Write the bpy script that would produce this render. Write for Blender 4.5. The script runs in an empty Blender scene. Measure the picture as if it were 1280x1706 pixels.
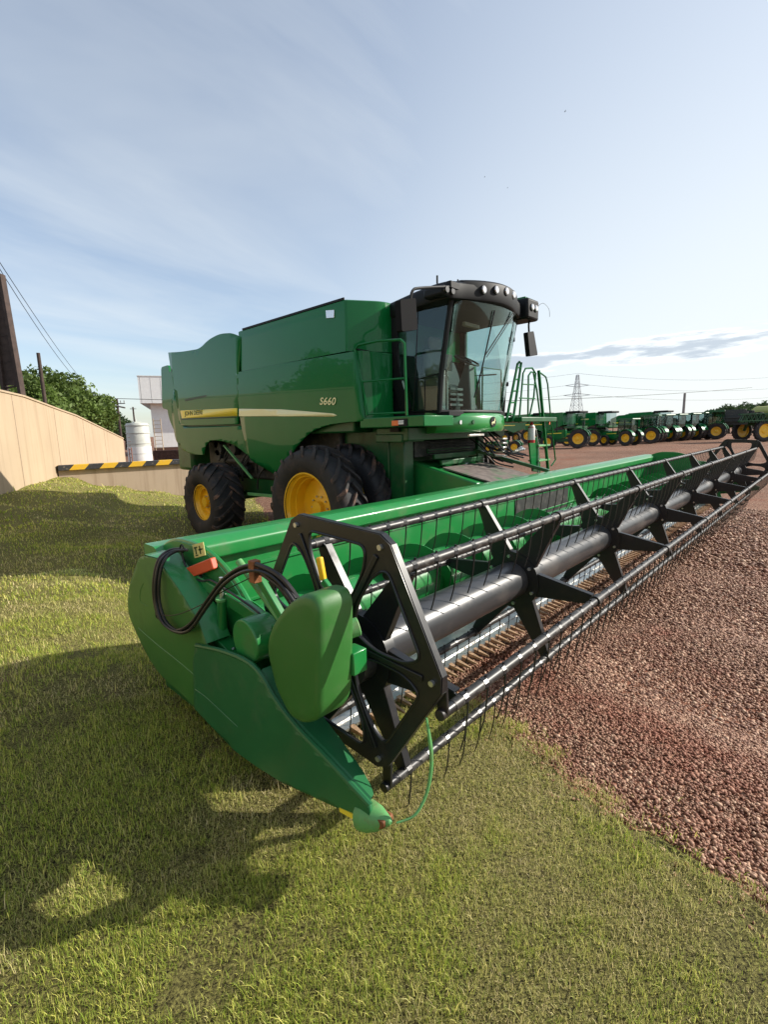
import bpy, bmesh, math, random
import numpy as np
from mathutils import Vector, Matrix
from mathutils.geometry import tessellate_polygon
R = math.radians
random.seed(7); rng = np.random.default_rng(7)
S = bpy.context.scene
COL = S.collection

# ------------------------------------------------------------------ camera
FPX, YAW, PITCH, ROLL = 800.0, 0.7584, -0.1685, -0.0249
CAM = Vector((-1.2228, -1.4431, 2.1777))
fw = Vector((math.cos(PITCH)*math.cos(YAW), math.cos(PITCH)*math.sin(YAW), math.sin(PITCH)))
rt = fw.cross(Vector((0, 0, 1))).normalized(); up = rt.cross(fw)
c_, s_ = math.cos(ROLL), math.sin(ROLL)
rt, up = c_*rt + s_*up, -s_*rt + c_*up
cd = bpy.data.cameras.new("camera"); cam = bpy.data.objects.new("camera", cd); COL.objects.link(cam)
cd.sensor_fit = 'VERTICAL'; cd.sensor_height = 36; cd.sensor_width = 27; cd.lens = FPX/1706*36
cd.clip_end = 5000; cd.clip_start = 0.05
cam.matrix_world = Matrix(((rt.x, up.x, -fw.x, CAM.x), (rt.y, up.y, -fw.y, CAM.y), (rt.z, up.z, -fw.z, CAM.z), (0, 0, 0, 1)))
S.camera = cam
S.render.resolution_x = 769; S.render.resolution_y = 1024

def U(px, py, ax, val):
    """point of the real plane ax=val seen at photo pixel"""
    v = fw*FPX + rt*(px-640) - up*(py-853)
    i = 'xyz'.index(ax)
    return CAM + v*((val-CAM[i])/v[i])
def UYZ(x, L): return [(U(a, b, 'x', x).y, U(a, b, 'x', x).z) for a, b in L]

# ------------------------------------------------------------------ light
SUN_AZ, SUN_EL = R(-37), R(29)
w = bpy.data.worlds.new("World"); S.world = w; w.use_nodes = True
nt = w.node_tree; nt.nodes.clear()
def N(t, ty, **k):
    n = t.nodes.new(ty)
    for a, b in k.items():
        if a in n.inputs.keys(): n.inputs[a].default_value = b
        else: setattr(n, a, b)
    return n
L_ = lambda t, a, b: t.links.new(a, b)
sky = N(nt, 'ShaderNodeTexSky', sky_type='NISHITA', sun_disc=False, sun_elevation=SUN_EL, sun_rotation=math.pi/2-SUN_AZ,
        air_density=1.0, dust_density=1.3, ozone_density=1.5, altitude=400)
tc = N(nt, 'ShaderNodeTexCoord')
sep = N(nt, 'ShaderNodeSeparateXYZ'); L_(nt, tc.outputs['Generated'], sep.inputs[0])
def mth(t, op, a, b=None, c=None):
    n = t.nodes.new('ShaderNodeMath'); n.operation = op
    for i, v in enumerate((a, b, c)):
        if v is None: continue
        if isinstance(v, (int, float)): n.inputs[i].default_value = v
        else: t.links.new(v, n.inputs[i])
    return n.outputs[0]
# cloud deck coordinates: direction projected on a high flat layer
zc = mth(nt, 'MAXIMUM', sep.outputs[2], 0.02)
zc = mth(nt, 'ADD', zc, 0.10)
cx = mth(nt, 'DIVIDE', sep.outputs[0], zc); cy = mth(nt, 'DIVIDE', sep.outputs[1], zc)
cmb = N(nt, 'ShaderNodeCombineXYZ'); L_(nt, cx, cmb.inputs[0]); L_(nt, cy, cmb.inputs[1])
mp = N(nt, 'ShaderNodeMapping'); mp.inputs['Rotation'].default_value = (0, 0, R(20)); mp.inputs['Scale'].default_value = (.45, 1.3, 1)
L_(nt, cmb.outputs[0], mp.inputs[0])
n1 = N(nt, 'ShaderNodeTexNoise', Scale=.8, Detail=6, Roughness=.55, Distortion=.6); L_(nt, mp.outputs[0], n1.inputs['Vector'])
r1 = N(nt, 'ShaderNodeMapRange'); r1.inputs[1].default_value = .42; r1.inputs[2].default_value = .82; r1.inputs[3].default_value = 0.24; r1.inputs[4].default_value = .72
L_(nt, n1.outputs[0], r1.inputs[0])
# haze brightening towards the sun side
sv = N(nt, 'ShaderNodeVectorMath', operation='DOT_PRODUCT'); L_(nt, tc.outputs['Generated'], sv.inputs[0])
sv.inputs[1].default_value = (math.cos(SUN_AZ), math.sin(SUN_AZ), 0.1)
sr = N(nt, 'ShaderNodeMapRange', interpolation_type='SMOOTHSTEP'); sr.inputs[1].default_value = -.5; sr.inputs[2].default_value = .8; sr.inputs[3].default_value = 0; sr.inputs[4].default_value = .92
L_(nt, sv.outputs['Value'], sr.inputs[0])
elf = N(nt, 'ShaderNodeMapRange', interpolation_type='SMOOTHSTEP'); elf.inputs[1].default_value = .05; elf.inputs[2].default_value = .75; elf.inputs[3].default_value = 1; elf.inputs[4].default_value = .5; L_(nt, sep.outputs[2], elf.inputs[0])
thin = mth(nt, 'MAXIMUM', r1.outputs[0], mth(nt, 'MULTIPLY', sr.outputs[0], elf.outputs[0]))
mx1 = N(nt, 'ShaderNodeMix', data_type='RGBA'); L_(nt, thin, mx1.inputs[0]); L_(nt, sky.outputs[0], mx1.inputs[6])
CIRRUS = mx1; mx1.inputs[7].default_value = (5.1, 5.4, 5.5, 1)
# low puffy band
el = sep.outputs[2]
nb = N(nt, 'ShaderNodeTexNoise', Scale=9.0, Detail=7, Roughness=.6)
mpb = N(nt, 'ShaderNodeMapping'); mpb.inputs['Scale'].default_value = (.8, .8, 5.0); L_(nt, tc.outputs['Generated'], mpb.inputs[0]); L_(nt, mpb.outputs[0], nb.inputs['Vector'])
# band height tilts up toward the sun side
az = sv.outputs['Value']
bc = mth(nt, 'ADD', mth(nt, 'MULTIPLY', az, .03), .108)
dist = mth(nt, 'ABSOLUTE', mth(nt, 'SUBTRACT', el, bc))
bm_ = N(nt, 'ShaderNodeMapRange', interpolation_type='SMOOTHSTEP'); bm_.inputs[1].default_value = 0; bm_.inputs[2].default_value = .034; bm_.inputs[3].default_value = 1; bm_.inputs[4].default_value = 0
L_(nt, dist, bm_.inputs[0])
cv = mth(nt, 'ADD', nb.outputs[0], mth(nt, 'MULTIPLY', bm_.outputs[0], .24))
cr = N(nt, 'ShaderNodeMapRange', interpolation_type='SMOOTHSTEP'); cr.inputs[1].default_value = .56; cr.inputs[2].default_value = .68
L_(nt, cv, cr.inputs[0])
cr2 = N(nt, 'ShaderNodeMapRange', interpolation_type='SMOOTHSTEP'); cr2.inputs[1].default_value = .62; cr2.inputs[2].default_value = .78
L_(nt, cv, cr2.inputs[0])
sdm = N(nt, 'ShaderNodeMapRange', interpolation_type='SMOOTHSTEP'); sdm.inputs[1].default_value = -.25; sdm.inputs[2].default_value = .1; L_(nt, az, sdm.inputs[0])
puff = N(nt, 'ShaderNodeMix', data_type='RGBA'); L_(nt, cr2.outputs[0], puff.inputs[0]); puff.inputs[6].default_value = (6.6, 6.9, 7.0, 1); puff.inputs[7].default_value = (3.1, 3.6, 4.2, 1)
mx2 = N(nt, 'ShaderNodeMix', data_type='RGBA'); L_(nt, mth(nt, 'MULTIPLY', mth(nt, 'MULTIPLY', cr.outputs[0], mth(nt, 'MINIMUM', mth(nt, 'MULTIPLY', bm_.outputs[0], 3), 1)), mth(nt, 'MULTIPLY', sdm.outputs[0], .8)), mx2.inputs[0])
L_(nt, mx1.outputs[2], mx2.inputs[6]); L_(nt, puff.outputs[2], mx2.inputs[7])
bg = N(nt, 'ShaderNodeBackground', Strength=0.142); L_(nt, mx2.outputs[2], bg.inputs[0])
wo = N(nt, 'ShaderNodeOutputWorld'); L_(nt, bg.outputs[0], wo.inputs[0])
sl = bpy.data.lights.new("sun", 'SUN'); sl.energy = 5.0; sl.angle = R(.55); sl.color = (1, .94, .84)
so = bpy.data.objects.new("sun", sl); COL.objects.link(so)
sd = Vector((math.cos(SUN_AZ)*math.cos(SUN_EL), math.sin(SUN_AZ)*math.cos(SUN_EL), math.sin(SUN_EL)))
so.rotation_euler = (-sd).to_track_quat('-Z', 'Y').to_euler(); so.location = (10, -10, 20)
S.view_settings.view_transform = 'Standard'; S.view_settings.look = 'None'; S.view_settings.exposure = 0.36
S.render.engine = 'CYCLES'; S.cycles.max_bounces = 6; S.cycles.transparent_max_bounces = 8
S.cycles.sample_clamp_indirect = 6; S.cycles.caustics_reflective = False; S.cycles.caustics_refractive = False

# ------------------------------------------------------------------ materials
def mat(name, col, rough=.5, metal=0, var=.0, vscale=4, bump=0, bscale=60, coat=0, spec=.5, dirt=None, dscale=2.5, damt=.5):
    m = bpy.data.materials.new(name); m.use_nodes = True; t = m.node_tree
    b = t.nodes['Principled BSDF']; b.inputs['Base Color'].default_value = (*col, 1)
    b.inputs['Roughness'].default_value = rough; b.inputs['Metallic'].default_value = metal
    b.inputs['Coat Weight'].default_value = coat; b.inputs['Coat Roughness'].default_value = .03
    b.inputs['Specular IOR Level'].default_value = spec
    g = N(t, 'ShaderNodeNewGeometry')
    src = None
    if var:
        n = N(t, 'ShaderNodeTexNoise', Scale=vscale, Detail=5); L_(t, g.outputs['Position'], n.inputs['Vector'])
        mr = N(t, 'ShaderNodeMapRange'); mr.inputs[1].default_value = .3; mr.inputs[2].default_value = .7; mr.inputs[3].default_value = 1-var; mr.inputs[4].default_value = 1+var
        L_(t, n.outputs[0], mr.inputs[0])
        mm = N(t, 'ShaderNodeVectorMath', operation='SCALE'); mm.inputs[0].default_value = col; L_(t, mr.outputs[0], mm.inputs['Scale'])
        src = mm.outputs[0]
    if dirt:
        n = N(t, 'ShaderNodeTexNoise', Scale=dscale, Detail=8, Roughness=.65); L_(t, g.outputs['Position'], n.inputs['Vector'])
        mr = N(t, 'ShaderNodeMapRange'); mr.inputs[1].default_value = .52; mr.inputs[2].default_value = .68; mr.inputs[3].default_value = 0; mr.inputs[4].default_value = damt
        L_(t, n.outputs[0], mr.inputs[0])
        mx = N(t, 'ShaderNodeMix', data_type='RGBA'); L_(t, mr.outputs[0], mx.inputs[0]); mx.inputs[6].default_value = (*col, 1); mx.inputs[7].default_value = (*dirt, 1)
        if src: L_(t, src, mx.inputs[6])
        src = mx.outputs[2]
        rr = N(t, 'ShaderNodeMapRange'); rr.inputs[3].default_value = rough; rr.inputs[4].default_value = .8; L_(t, mr.outputs[0], rr.inputs[0]); L_(t, rr.outputs[0], b.inputs['Roughness'])
    if src: L_(t, src, b.inputs['Base Color'])
    if bump:
        n = N(t, 'ShaderNodeTexNoise', Scale=bscale, Detail=4); L_(t, g.outputs['Position'], n.inputs['Vector'])
        bb = N(t, 'ShaderNodeBump', Strength=bump, Distance=.01); L_(t, n.outputs[0], bb.inputs['Height']); L_(t, bb.outputs[0], b.inputs['Normal'])
    return m
G = dict(
 green=mat('green paint', (.003, .135, .030), .32, var=.05, vscale=1.5, coat=.42, spec=.12),
 greend=mat('green frame paint', (.004, .085, .02), .42, var=.15, dirt=(.10, .075, .045), dscale=3, damt=.4, coat=.1),
 header=mat('header green paint', (.014, .21, .045), .35, var=.08, coat=.3, dirt=(.09, .12, .05), dscale=4, damt=.35),
 plastic=mat('green polyethylene shield', (.035, .155, .03), .42, var=.1, vscale=3, bump=.03, bscale=300, dirt=(.09, .14, .06), dscale=6, damt=.3),
 plastic2=mat('dark green divider plastic', (.016, .13, .045), .4, var=.1, vscale=3, bump=.03, bscale=300, dirt=(.05, .12, .05), dscale=5, damt=.35),
 ltgreen=mat('light worn green', (.12, .36, .12), .5, var=.15, dirt=(.16, .1, .05), dscale=12),
 yellow=mat('yellow rim paint', (.86, .50, .015), .38, var=.06, coat=.3, dirt=(.35, .2, .06), dscale=4, damt=.25),
 stripe=mat('yellow stripe decal', (.85, .68, .05), .35, coat=.4),
 stripew=mat('pale stripe decal', (.86, .80, .42), .35, coat=.4),
 black=mat('black plastic', (.008, .009, .010), .55, var=.1, spec=.22),
 blacks=mat('black painted steel', (.012, .013, .015), .35, var=.2, dirt=(.05, .035, .025), dscale=7, damt=.35),
 batm=mat('worn black bat tube', (.03, .029, .028), .40, metal=.2, var=.3, vscale=18, dirt=(.22, .20, .18), dscale=22, damt=.5),
 tube=mat('grey torque tube paint', (.045, .047, .05), .3, metal=.2, var=.08, dirt=(.2, .17, .14), dscale=3, damt=.25),
 steel=mat('bright steel', (.6, .6, .58), .32, metal=.85, var=.15, vscale=12, dirt=(.35, .22, .12), dscale=8, damt=.45),
 rust=mat('rusty steel', (.22, .08, .03), .7, metal=.2, var=.4, vscale=25, bump=.3, bscale=120),
 rubber=mat('tyre rubber', (.016, .016, .017), .72, var=.25, vscale=5, bump=.08, bscale=90, dirt=(.14, .085, .06), dscale=2.2, damt=.5),
 lug=mat('tyre rubber dusty', (.03, .027, .026), .8, var=.3, vscale=9, bump=.1, bscale=90, dirt=(.26, .14, .09), dscale=4, damt=.85),
 hose=mat('black rubber hose', (.012, .012, .013), .4),
 orange=mat('orange red block', (.62, .085, .03), .45, var=.1),
 amber=mat('amber lens', (.75, .13, .01), .2, coat=.5),
 lens=mat('clear lamp lens', (.75, .76, .78), .12, metal=.5),
 white=mat('white paint', (.75, .75, .72), .5, var=.05),
 label=mat('yellow warning label', (.72, .66, .25), .5),
 red=mat('red lacquer', (.45, .02, .02), .35),
 beige=mat('beige seat fabric', (.35, .33, .28), .8),
 greyp=mat('grey interior plastic', (.09, .085, .08), .6),
 brown=mat('interior tan brown', (.27, .19, .14), .6),
 dull=mat('dusty worn deck', (.16, .13, .115), .75, var=.3, vscale=12, dirt=(.02, .15, .04), dscale=2.5, damt=.9),
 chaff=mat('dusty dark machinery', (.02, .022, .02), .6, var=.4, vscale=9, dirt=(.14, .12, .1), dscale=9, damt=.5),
 matte=mat('matte black plastic', (.012, .012, .013), .8, spec=.08),
 ink=mat('dark decal ink', (.01, .05, .01), .5),
)
gm = bpy.data.materials.new('tinted glass'); gm.use_nodes = True; t = gm.node_tree; t.nodes.clear()
o_ = N(t, 'ShaderNodeOutputMaterial'); tr = N(t, 'ShaderNodeBsdfTransparent'); tr.inputs[0].default_value = (.86, .97, .95, 1)
gl = N(t, 'ShaderNodeBsdfGlossy', Roughness=.02); gl.inputs[0].default_value = (.9, 1, .97, 1); fr = N(t, 'ShaderNodeLayerWeight', Blend=.5)
ms = N(t, 'ShaderNodeMixShader'); L_(t, mth(t, 'ADD', mth(t, 'MULTIPLY', mth(t, 'POWER', fr.outputs['Facing'], 4.0), .6), .035), ms.inputs[0]); L_(t, tr.outputs[0], ms.inputs[1]); L_(t, gl.outputs[0], ms.inputs[2]); L_(t, ms.outputs[0], o_.inputs[0])
G['glass'] = gm
gm2 = gm.copy(); gm2.name = 'smoked side glass'; gm2.node_tree.nodes['Transparent BSDF'].inputs[0].default_value = (.66, .74, .74, 1); G['glass2'] = gm2

# ------------------------------------------------------------------ mesh helpers
class B:
    def __init__(s): s.v = []; s.f = []
    def add(s, vs, fs):
        o = len(s.v); s.v += [tuple(v) for v in vs]; s.f += [tuple(i+o for i in f) for f in fs]; return s
    def box(s, x0, x1, y0, y1, z0, z1):
        vs = [(x, y, z) for x in (x0, x1) for y in (y0, y1) for z in (z0, z1)]
        return s.add(vs, [(0, 1, 3, 2), (4, 6, 7, 5), (0, 4, 5, 1), (2, 3, 7, 6), (0, 2, 6, 4), (1, 5, 7, 3)])
    def beam(s, a, b, wd, ht, upv=(0, 0, 1)):
        a = Vector(a); b = Vector(b); d = (b-a).normalized(); u = Vector(upv)
        r = d.cross(u).normalized(); u = r.cross(d)
        wd0, wd1 = (wd if isinstance(wd, tuple) else (wd, wd)); h0, h1 = (ht if isinstance(ht, tuple) else (ht, ht))
        vs = []
        for p, W, H in ((a, wd0, h0), (b, wd1, h1)):
            for i, j in ((-1, -1), (1, -1), (1, 1), (-1, 1)): vs.append(p+r*(i*W/2)+u*(j*H/2))
        return s.add(vs, [(0, 3, 2, 1), (4, 5, 6, 7), (0, 1, 5, 4), (1, 2, 6, 5), (2, 3, 7, 6), (3, 0, 4, 7)])
    def cyl(s, a, b, r0, r1=None, n=16, caps=True):
        r1 = r0 if r1 is None else r1
        a = Vector(a); b = Vector(b); d = (b-a).normalized(); u = d.orthogonal().normalized(); q = d.cross(u)
        vs = []
        for p, r in ((a, r0), (b, r1)):
            for i in range(n): vs.append(p+(u*math.cos(2*math.pi*i/n)+q*math.sin(2*math.pi*i/n))*r)
        fs = [(i, (i+1) % n, n+(i+1) % n, n+i) for i in range(n)]
        if caps: fs += [tuple(range(n-1, -1, -1)), tuple(range(n, 2*n))]
        return s.add(vs, fs)
    def tube(s, pts, r, n=8, smooth=0, closed=False):
        pts = [Vector(p) for p in pts]
        if smooth: pts = catmull(pts, smooth)
        k = len(pts); vs = []; u = None
        for i, p in enumerate(pts):
            d = (pts[min(i+1, k-1)]-pts[max(i-1, 0)])
            if closed: d = pts[(i+1) % k]-pts[i-1]
            d.normalize()
            u = d.orthogonal() if u is None else (u-d*u.dot(d))
            u.normalize(); q = d.cross(u)
            rr = r(i/(k-1)) if callable(r) else r
            for j in range(n): vs.append(p+(u*math.cos(2*math.pi*j/n)+q*math.sin(2*math.pi*j/n))*rr)
        fs = [(i*n+j, i*n+(j+1) % n, (i+1)*n+(j+1) % n, (i+1)*n+j) for i in range(k-1) for j in range(n)]
        if closed: fs += [((k-1)*n+j, (k-1)*n+(j+1) % n, (j+1) % n, j) for j in range(n)]
        else: fs += [tuple(range(n-1, -1, -1)), tuple(range((k-1)*n, k*n))]
        return s.add(vs, fs)
    def plate(s, loops, ax, a0, a1):
        """polygon (with holes) in the two other axes, thickness a0..a1 along ax"""
        L = [[Vector((p[0], p[1], 0)) for p in lp] for lp in loops]
        tri = tessellate_polygon(L); flat = [p for lp in L for p in lp]; n = len(flat)
        def mk(p, a):
            return {'x': (a, p.x, p.y), 'y': (p.x, a, p.y), 'z': (p.x, p.y, a)}[ax]
        vs = [mk(p, a0) for p in flat]+[mk(p, a1) for p in flat]
        fs = [tuple(t) for t in tri]+[(t[2]+n, t[1]+n, t[0]+n) for t in tri]
        o = 0
        for lp in L:
            k = len(lp)
            fs += [(o+i, o+(i+1) % k, n+o+(i+1) % k, n+o+i) for i in range(k)]; o += k
        return s.add(vs, fs)
    def lathe(s, prof, c, ax='x', n=48, flip=1):
        vs = []; k = len(prof); c = Vector(c)
        for i in range(n):
            t = 2*math.pi*i/n
            for a, r in prof:
                a = a*flip
                v = {'x': (a, r*math.cos(t), r*math.sin(t)), 'y': (r*math.cos(t), a, r*math.sin(t)), 'z': (r*math.cos(t), r*math.sin(t), a)}[ax]
                vs.append(c+Vector(v))
        fs = [(i*k+j, i*k+j+1, ((i+1) % n)*k+j+1, ((i+1) % n)*k+j) for i in range(n) for j in range(k-1)]
        return s.add(vs, fs)
    def mirror(s, cx=5.355):
        b = B(); b.v = [(2*cx-x, y, z) for x, y, z in s.v]; b.f = [tuple(reversed(f)) for f in s.f]; return b
    def build(s, name, m, parent=None, bevel=0, kind=None, angle=35, segs=2):
        me = bpy.data.meshes.new(name)
        off = org(parent) if parent else Vector((0, 0, 0))
        me.from_pydata([(x-off.x, y-off.y, z-off.z) for x, y, z in s.v], [], s.f); me.validate(); me.update()
        bm = bmesh.new(); bm.from_mesh(me); bmesh.ops.recalc_face_normals(bm, faces=bm.faces); bm.to_mesh(me); bm.free()
        me.polygons.foreach_set('use_smooth', [True]*len(me.polygons)); me.set_sharp_from_angle(angle=R(angle))
        me.materials.append(G[m] if isinstance(m, str) else m)
        o = bpy.data.objects.new(name, me); COL.objects.link(o)
        if parent: o.parent = parent
        if bevel:
            md = o.modifiers.new('bevel', 'BEVEL'); md.width = bevel; md.segments = segs; md.limit_method = 'ANGLE'; md.angle_limit = R(40); md.harden_normals = False
        if kind: o['kind'] = kind
        return o
def org(o):
    v = Vector((0, 0, 0))
    while o: v = v+o.location; o = o.parent
    return v
def catmull(p, k):
    out = []; n = len(p)
    for i in range(n-1):
        a, b, c, d = p[max(i-1, 0)], p[i], p[i+1], p[min(i+2, n-1)]
        for j in range(k):
            t = j/k; out.append(.5*((2*b)+(c-a)*t+(2*a-5*b+4*c-d)*t*t+(3*b-a-3*c+d)*t**3))
    out.append(p[-1]); return out
def thing(name, loc, label, cat, group=None):
    o = bpy.data.objects.new(name, None); COL.objects.link(o); o.location = loc; o.empty_display_size = .3
    tag(o, label, cat, group); return o
def tag(o, label, cat, group=None, kind=None):
    o['label'] = label; o['category'] = cat
    if group: o['group'] = group
    if kind: o['kind'] = kind
    return o
def copy_tree(o, parent=None):
    c = o.copy(); COL.objects.link(c); c.parent = parent
    for ch in o.children: copy_tree(ch, c)
    return c
def text(s, name, size, origin, xd, yd, m, parent, depth=.002, shear=0, spacing=1, sx=1):
    cu = bpy.data.curves.new('t', 'FONT'); cu.body = s; cu.size = size; cu.extrude = depth; cu.shear = shear; cu.space_character = spacing; cu.offset = size*.012
    tmp = bpy.data.objects.new('t', cu); COL.objects.link(tmp)
    bpy.context.view_layer.update()
    me = bpy.data.meshes.new_from_object(tmp.evaluated_get(bpy.context.evaluated_depsgraph_get()))
    bpy.data.objects.remove(tmp); bpy.data.curves.remove(cu)
    X = Vector(xd).normalized()*sx; Y = Vector(yd).normalized(); Z = X.cross(Y).normalized(); O = Vector(origin)-(org(parent) if parent else Vector((0, 0, 0)))
    me.transform(Matrix(((X.x, Y.x, Z.x, O.x), (X.y, Y.y, Z.y, O.y), (X.z, Y.z, Z.z, O.z), (0, 0, 0, 1))))
    me.materials.clear(); me.materials.append(G[m]); me.name = name
    o = bpy.data.objects.new(name, me); COL.objects.link(o); o.parent = parent; return o
def roundpoly(pts, r, k=5):
    """round the corners of a 2D polygon"""
    out = []; n = len(pts)
    for i in range(n):
        p = Vector(pts[i]).to_2d(); a = Vector(pts[i-1]).to_2d(); b = Vector(pts[(i+1) % n]).to_2d()
        rr = r[i] if isinstance(r, (list, tuple)) else r
        la, lb = (a-p).length, (b-p).length; q = min(rr, la*.45, lb*.45)
        if q < 1e-4: out.append(tuple(p)); continue
        s_ = p+(a-p)/la*q; e_ = p+(b-p)/lb*q
        for j in range(k+1):
            t = j/k; out.append(tuple((1-t)**2*s_+2*t*(1-t)*p+t*t*e_))
    return out
def warped(poly, ax, fn, th, name, m, parent, step=.12, bevel=0):
    """sheet with the polygon's outline, bent by fn(u,v) along ax, thickness th"""
    bm = bmesh.new()
    tri = tessellate_polygon([[Vector((p[0], p[1], 0)) for p in poly]])
    vs = [bm.verts.new((p[0], p[1], 0)) for p in poly]
    for q in tri:
        try: bm.faces.new([vs[k] for k in q])
        except Exception: pass
    for i in (0, 1):
        lo = min(p[i] for p in poly); hi = max(p[i] for p in poly); c = lo+step
        while c < hi-.01:
            no = (1, 0, 0) if i == 0 else (0, 1, 0); co = (c, 0, 0) if i == 0 else (0, c, 0)
            bmesh.ops.bisect_plane(bm, geom=bm.verts[:]+bm.edges[:]+bm.faces[:], plane_co=co, plane_no=no); c += step
    bmesh.ops.recalc_face_normals(bm, faces=bm.faces)
    off = org(parent)
    for v in bm.verts:
        u, w_ = v.co.x, v.co.y; a = fn(u, w_)
        v.co = Vector({'x': (a, u, w_), 'y': (u, a, w_), 'z': (u, w_, a)}[ax])-off
    me = bpy.data.meshes.new(name); bm.to_mesh(me); bm.free()
    me.polygons.foreach_set('use_smooth', [True]*len(me.polygons))
    me.materials.append(G[m] if isinstance(m, str) else m); o = bpy.data.objects.new(name, me); COL.objects.link(o); o.parent = parent
    md = o.modifiers.new('solid', 'SOLIDIFY'); md.thickness = th; md.offset = 0
    me.set_sharp_from_angle(angle=R(40))
    return o

# ------------------------------------------------------------------ terrain
CP = np.array([(-.1,-.4,.56),(-1.2,-1.4,.60),(-3,-3,.64),(.2,.3,.52),(1,-.4,.47),(.7,-1.4,.55),(.2,-2.6,.58),(1.4,.4,.40),(3,-1,.25),(3,-3.5,.22),(4,1,.08),(5,-2,.05),
 (-1,2,.60),(-3,1,.72),(-.5,4,.52),(-2.6,4.5,.80),(1,3.2,.22),(2,2,.14),(.6,7,.42),(-1.2,8,.75),(3.2,4.5,0),(3.3,8,0),(2.2,6,.05),(5,6,0),(5,3,0),(8,0,0),(8,4,0),(8,9,0),(10,-3,0),
 (2.2,10.5,.22),(3.6,12.2,.15),(.8,13.3,.85),(1.4,12.2,.62),(2.6,13.8,.62),(.8,9.6,.52),(1.6,8,.27),(-.2,11.5,.86),(2.8,16.8,.92),(1.8,15,.9),(4.2,16.3,.52),(5.2,15.9,.2),(6.6,15.6,-.06),(8,15,-.05),(11,14,0),(6,12,0),(-4,5,.9),(-6,0,.9),(-8,-4,.9),(-3,9,.9),
 (13,2,0),(14,10,0),(12,-7,0),(6,-6,.02),(2,-7,.3),(-3,-8,.7),(-10,4,.9),(-8,12,.9),(0,18,.95),(18,5,0),(18,-5,0),(20,15,0),(5.5,18.5,0),(9,18,0),(4,22,0),(9,24,0),(15,25,0),(5,30,0),(15,40,0),(25,50,0),(-2,32,.3)])
def H(x, y):
    x = np.asarray(x, float); y = np.asarray(y, float)
    d2 = (x[..., None]-CP[:, 0])**2+(y[..., None]-CP[:, 1])**2
    wt = 1/(d2+.35)**2.2
    z = (wt*CP[:, 2]).sum(-1)/wt.sum(-1)
    far = np.clip((x-16)/8, 0, 1); z = z*(1-far)
    z = z + .012*np.sin(x*1.7+y*.6)*np.sin(y*1.3-x*.4)*np.clip((14-x)/6, 0, 1)
    return z
XBp = np.array([(-30,-4),(-8,.2),(-3,.55),(-1.9,.62),(-1.42,.66),(-1.06,.78),(-.72,.88),(-.2,1.08),(.3,1.22),(1,1.4),(2.5,2.1),(4.5,2.9),(6,3.9),(8,4.9),(10,6),(12,7),(14,8),(15.2,9),(40,9)])
def XB(y): return np.interp(y, XBp[:, 0], XBp[:, 1])+.018*np.sin(y*9.1)+.014*np.sin(y*23+1)+.015*np.sin(y*4.3+2)+.012*np.sin(y*41)
def grid(name, xs, ys, zf, m, xf=None):
    X, Y = np.meshgrid(xs, ys)
    if xf is not None: X = xf(X, Y)
    Z = zf(X, Y); n, k = X.shape
    me = bpy.data.meshes.new(name)
    v = np.stack([X, Y, Z], -1).reshape(-1, 3); i = np.arange(n*k).reshape(n, k)
    f = np.stack([i[:-1, :-1], i[:-1, 1:], i[1:, 1:], i[1:, :-1]], -1).reshape(-1, 4)
    me.from_pydata(v.tolist(), [], f.tolist()); me.polygons.foreach_set('use_smooth', [True]*len(me.polygons))
    me.materials.append(m); o = bpy.data.objects.new(name, me); COL.objects.link(o); return o
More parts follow.
